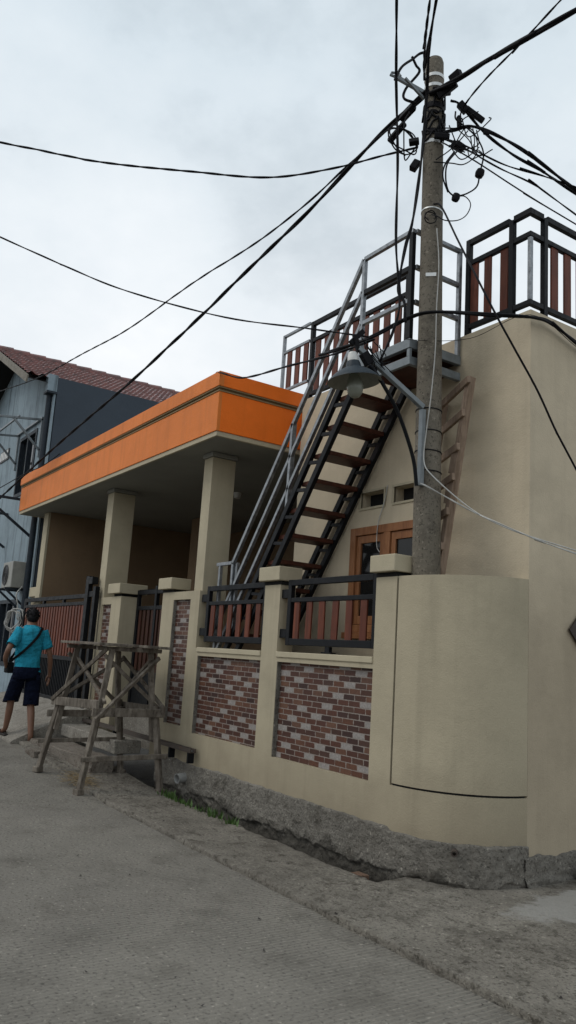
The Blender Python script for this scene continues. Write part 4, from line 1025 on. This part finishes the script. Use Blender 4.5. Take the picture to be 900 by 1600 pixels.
finger([(.085, -.305, .85), (.108, -.298, .82), (.112, -.292, .79), (.108, -.288, .77)], .012)
for k, ln in enumerate((.085, .095, .09, .07)):                                            # left hand closed on the pouch
    h = .955 - .019 * k
    finger([(.135, .222, h), (.165, .205, h - .004), (.178, .175, h - .008), (.165, .150, h - .012)], .0105)
finger([(.12, .235, .965), (.135, .222, .985), (.155, .200, .985), (.165, .185, .98)], .012)
Mr = Matrix.Identity(3)
for s in (-1, 1): bd.ell(W(.045, s * .083, 1.585), (.020, .010, .032), 8)
bd.ell(W(.150, 0, 1.575), (.020, .014, .022), 8); bd.ell(W(.132, 0, 1.535), (.012, .024, .009), 8)
bd.build('body', SKIN, man, smooth='all', weld=False)
ey = MB()
for s in (-1, 1): ey.ell(W(.133, s * .033, 1.60), (.010, .013, .008), 8)
ey.build('eyes', HAIR, man, smooth='all', weld=False)
hm = MB(); hm.ell(W(.040, 0, 1.618), (.094, .084, .082), 16); hm.ell(W(.012, 0, 1.575), (.070, .076, .072), 14)
for k in range(90):
    a = random.uniform(0, 6.28); h = random.uniform(-.5, 1); rr = math.sqrt(max(0, 1 - h * h)); p = W(.040 + .098 * rr * math.cos(a), .088 * rr * math.sin(a), 1.618 + .086 * h)
    if p.x < MX - .12: continue
    hm.ell(p, (.009, .009, .008), 5)
hm.build('hair', HAIR, man, smooth='all', weld=False)
# shirt: torso loft and two sleeves
def hv(f, l): return V3((-f, -l, 0))
rings = []
for (f, h, wf_, wl_) in ((-.0, .865, .120, .172), (.0, .90, .124, .172), (.012, .98, .118, .164), (.018, 1.08, .118, .164), (.015, 1.18, .125, .176), (.008, 1.28, .130, .190), (-.002, 1.35, .128, .192), (-.004, 1.40, .124, .186), (-.002, 1.435, .112, .150), (.004, 1.462, .090, .105), (.010, 1.482, .066, .070)):
    wr_ = .004 * math.sin(h * 40)
    rings.append((W(f, .006 * math.sin(h * 13), h), hv(wf_ + wr_, 0), hv(0, wl_ - wr_)))
sm_ = MB().loft(rings, 24, caps=(False, False))
def sleeve(a, b_, r0, r1, ext_=1.0):
    p, q = V3(a), V3(b_); d = q - p; A = W(*p); Bv = W(*(p + d * ext_)); ax_ = (Bv - A).normalized(); s1 = ax_.cross(V3((1, 0, 0))).normalized(); s2 = ax_.cross(s1)
    sm_.loft([(A.lerp(Bv, t) , s1 * (r0 + (r1 - r0) * t), s2 * (r0 + (r1 - r0) * t)) for t in (-.15, .1, .4, .7, .9, 1.0)], 14)
sleeve((-.01, -.15, 1.385), (-.04, -.255, 1.13), .074, .070, .74); sleeve((-.01, .15, 1.385), (-.09, .29, 1.15), .074, .070, .74)
so = sm_.build('shirt', SHIRT, man, smooth='all', weld=False)
so.modifiers.new('cloth_thickness', 'SOLIDIFY').thickness = .004
# shorts
sh_ = MB()
sh_.loft([(W(.0, 0, .95), hv(.118, 0), hv(0, .165)), (W(.0, 0, .88), hv(.128, 0), hv(0, .180)), (W(.0, 0, .80), hv(.125, 0), hv(0, .182))], 24, caps=(True, True))
for s, kx, kz in ((-1, .02, .50), (1, .20, .53)):
    top = V3((.0, s * .09, .84)); kn = V3((kx, s * .105, kz - .03)); rg = []
    for t in (0, .25, .5, .75, .92, 1.0):
        p = top.lerp(kn, t); rg.append((W(*p), hv(.108 - .012 * t, 0) + V3((0, 0, -.02)), hv(0, .094 + .008 * t)))
    sh_.loft(rg, 18, caps=(True, False))
sh_.build('shorts', SHORTS, man, smooth='all', weld=False)
for s, pa, pt_, in ((-1, J['ra'], J['rt']), (1, J['la'], J['lt'])):
    a, b_ = V3(pa), V3(pt_); d = (b_ - a); d.z = 0; d.normalize()
    heel = V3((a.x - d.x * .06, a.y - d.y * .06, b_.z - .025)); toe = V3((b_.x + d.x * .07, b_.y + d.y * .07, b_.z - .025)); rg = []
    for t, w_ in ((0, .025), (.08, .037), (.35, .036), (.7, .046), (.92, .036), (1, .015)):
        p = heel.lerp(toe, t); rg.append((W(*p), hv(0, w_), V3((0, 0, .014))))
    q = MB().loft(rg, 12, caps=(True, True))
    st0 = heel.lerp(toe, .60)
    q.tube([W(st0.x, st0.y + .048, st0.z + .01), W(st0.x - .01, st0.y + .03, st0.z + .05), W(st0.x - .01, st0.y, st0.z + .062), W(st0.x - .01, st0.y - .03, st0.z + .05), W(st0.x, st0.y - .048, st0.z + .01)], .012, 6)
    q.build('sandal', SANDAL, man, smooth='all', weld=False)
bag = thing('sling_bag', tuple(W(.14, .19, .95)), 'black sling pouch on a diagonal strap held at the walking man\'s left hip', 'bag')
MB().box(*sorted((W(.06, 0, 0).x, W(.22, 0, 0).x)), *sorted((W(0, .15, 0).y, W(0, .235, 0).y)), W(0, 0, .86).z, W(0, 0, 1.0).z).build('pouch', BAGM, bag, bevel=.02, seg=3)
stp = cat_rom([W(.12, .19, .99), W(.02, .192, 1.03), W(-.115, .11, 1.14), W(-.145, .02, 1.25), W(-.135, -.06, 1.36), W(-.075, -.11, 1.448), W(.01, -.12, 1.452), W(.09, -.08, 1.40), W(.15, .05, 1.24), W(.15, .17, 1.06), W(.13, .20, .99)], 8)
sb_ = MB()
for i in range(len(stp) - 1): sb_.beam(stp[i], stp[i + 1] + (stp[i + 1] - stp[i]) * .1, .034, .006, (stp[i] - W(0, 0, 1.2)))
sb_.build('strap', BAGM, bag, weld=False)

# ------------------------------------------------------------------ camera
cam = bpy.data.cameras.new('camera'); co = bpy.data.objects.new('camera', cam); COL.objects.link(co)
f_, pi_, ro, ya = 1235., math.radians(10.35), math.radians(3.62), math.radians(-56.6)
fwd = V3((math.sin(ya) * math.cos(pi_), math.cos(ya) * math.cos(pi_), math.sin(pi_)))
r0 = V3((math.cos(ya), -math.sin(ya), 0)); u0 = r0.cross(fwd)
Rr = r0 * math.cos(ro) + u0 * math.sin(ro); Uu = -r0 * math.sin(ro) + u0 * math.cos(ro)
co.matrix_world = Matrix(((Rr.x, Uu.x, -fwd.x, 4.51), (Rr.y, Uu.y, -fwd.y, -4.0), (Rr.z, Uu.z, -fwd.z, 1.5), (0, 0, 0, 1)))
cam.sensor_fit = 'VERTICAL'; cam.sensor_height = 36; cam.lens = f_ / 1600 * 36; cam.clip_start = .05; cam.clip_end = 600
scene.camera = co

# ------------------------------------------------------------------ overcast sky and soft sun
EL, AZ = math.radians(52), math.radians(205)
wd_ = bpy.data.worlds.new('World'); scene.world = wd_; wd_.use_nodes = True
nt = wd_.node_tree; bg = nt.nodes['Background']
sky = N(nt, 'ShaderNodeTexSky', sky_type='NISHITA'); sky.sun_disc = False; sky.sun_elevation = EL; sky.sun_rotation = AZ
sky.air_density = 1; sky.dust_density = 4
tc = N(nt, 'ShaderNodeTexCoord'); mp = N(nt, 'ShaderNodeMapping'); mp.inputs['Scale'].default_value = (1, 1, 1.6); nt.links.new(tc.outputs['Generated'], mp.inputs['Vector'])
cl1 = nz(nt, mp.outputs['Vector'], 2.4, 9, .56)
cc = ramp(nt, cl1, [(.34, (6.6, 7.2, 7.65)), (.46, (8.3, 8.85, 9.25)), (.58, (9.1, 9.5, 9.8)), (.70, (10.1, 10.3, 10.4))])
zz2 = sep(nt, tc.outputs['Generated'])[2]
top = ramp(nt, zz2, [(.02, (.50, .50, .50)), (.16, (.96, .95, .945)), (.45, (.99, .99, .99)), (.64, (.83, .875, .90)), (1.0, (.66, .70, .72))])
cc = mix(nt, 1.0, cc, top, 'MULTIPLY')
cc = mix(nt, .93, sky.outputs['Color'], cc)
nt.links.new(cc, bg.inputs['Color']); bg.inputs['Strength'].default_value = .107
sun = bpy.data.lights.new('sun', 'SUN'); so_ = bpy.data.objects.new('sun', sun); COL.objects.link(so_)
sun.energy = .8; sun.angle = math.radians(22); sun.color = (1, .95, .88)
sd = V3((math.sin(AZ) * math.cos(EL), math.cos(AZ) * math.cos(EL), math.sin(EL)))
so_.rotation_euler = sd.to_track_quat('Z', 'Y').to_euler()
scene.view_settings.view_transform = 'Standard'; scene.view_settings.look = 'None'; scene.view_settings.exposure = 0
scene.cycles.max_bounces = 6; scene.cycles.use_denoising = True
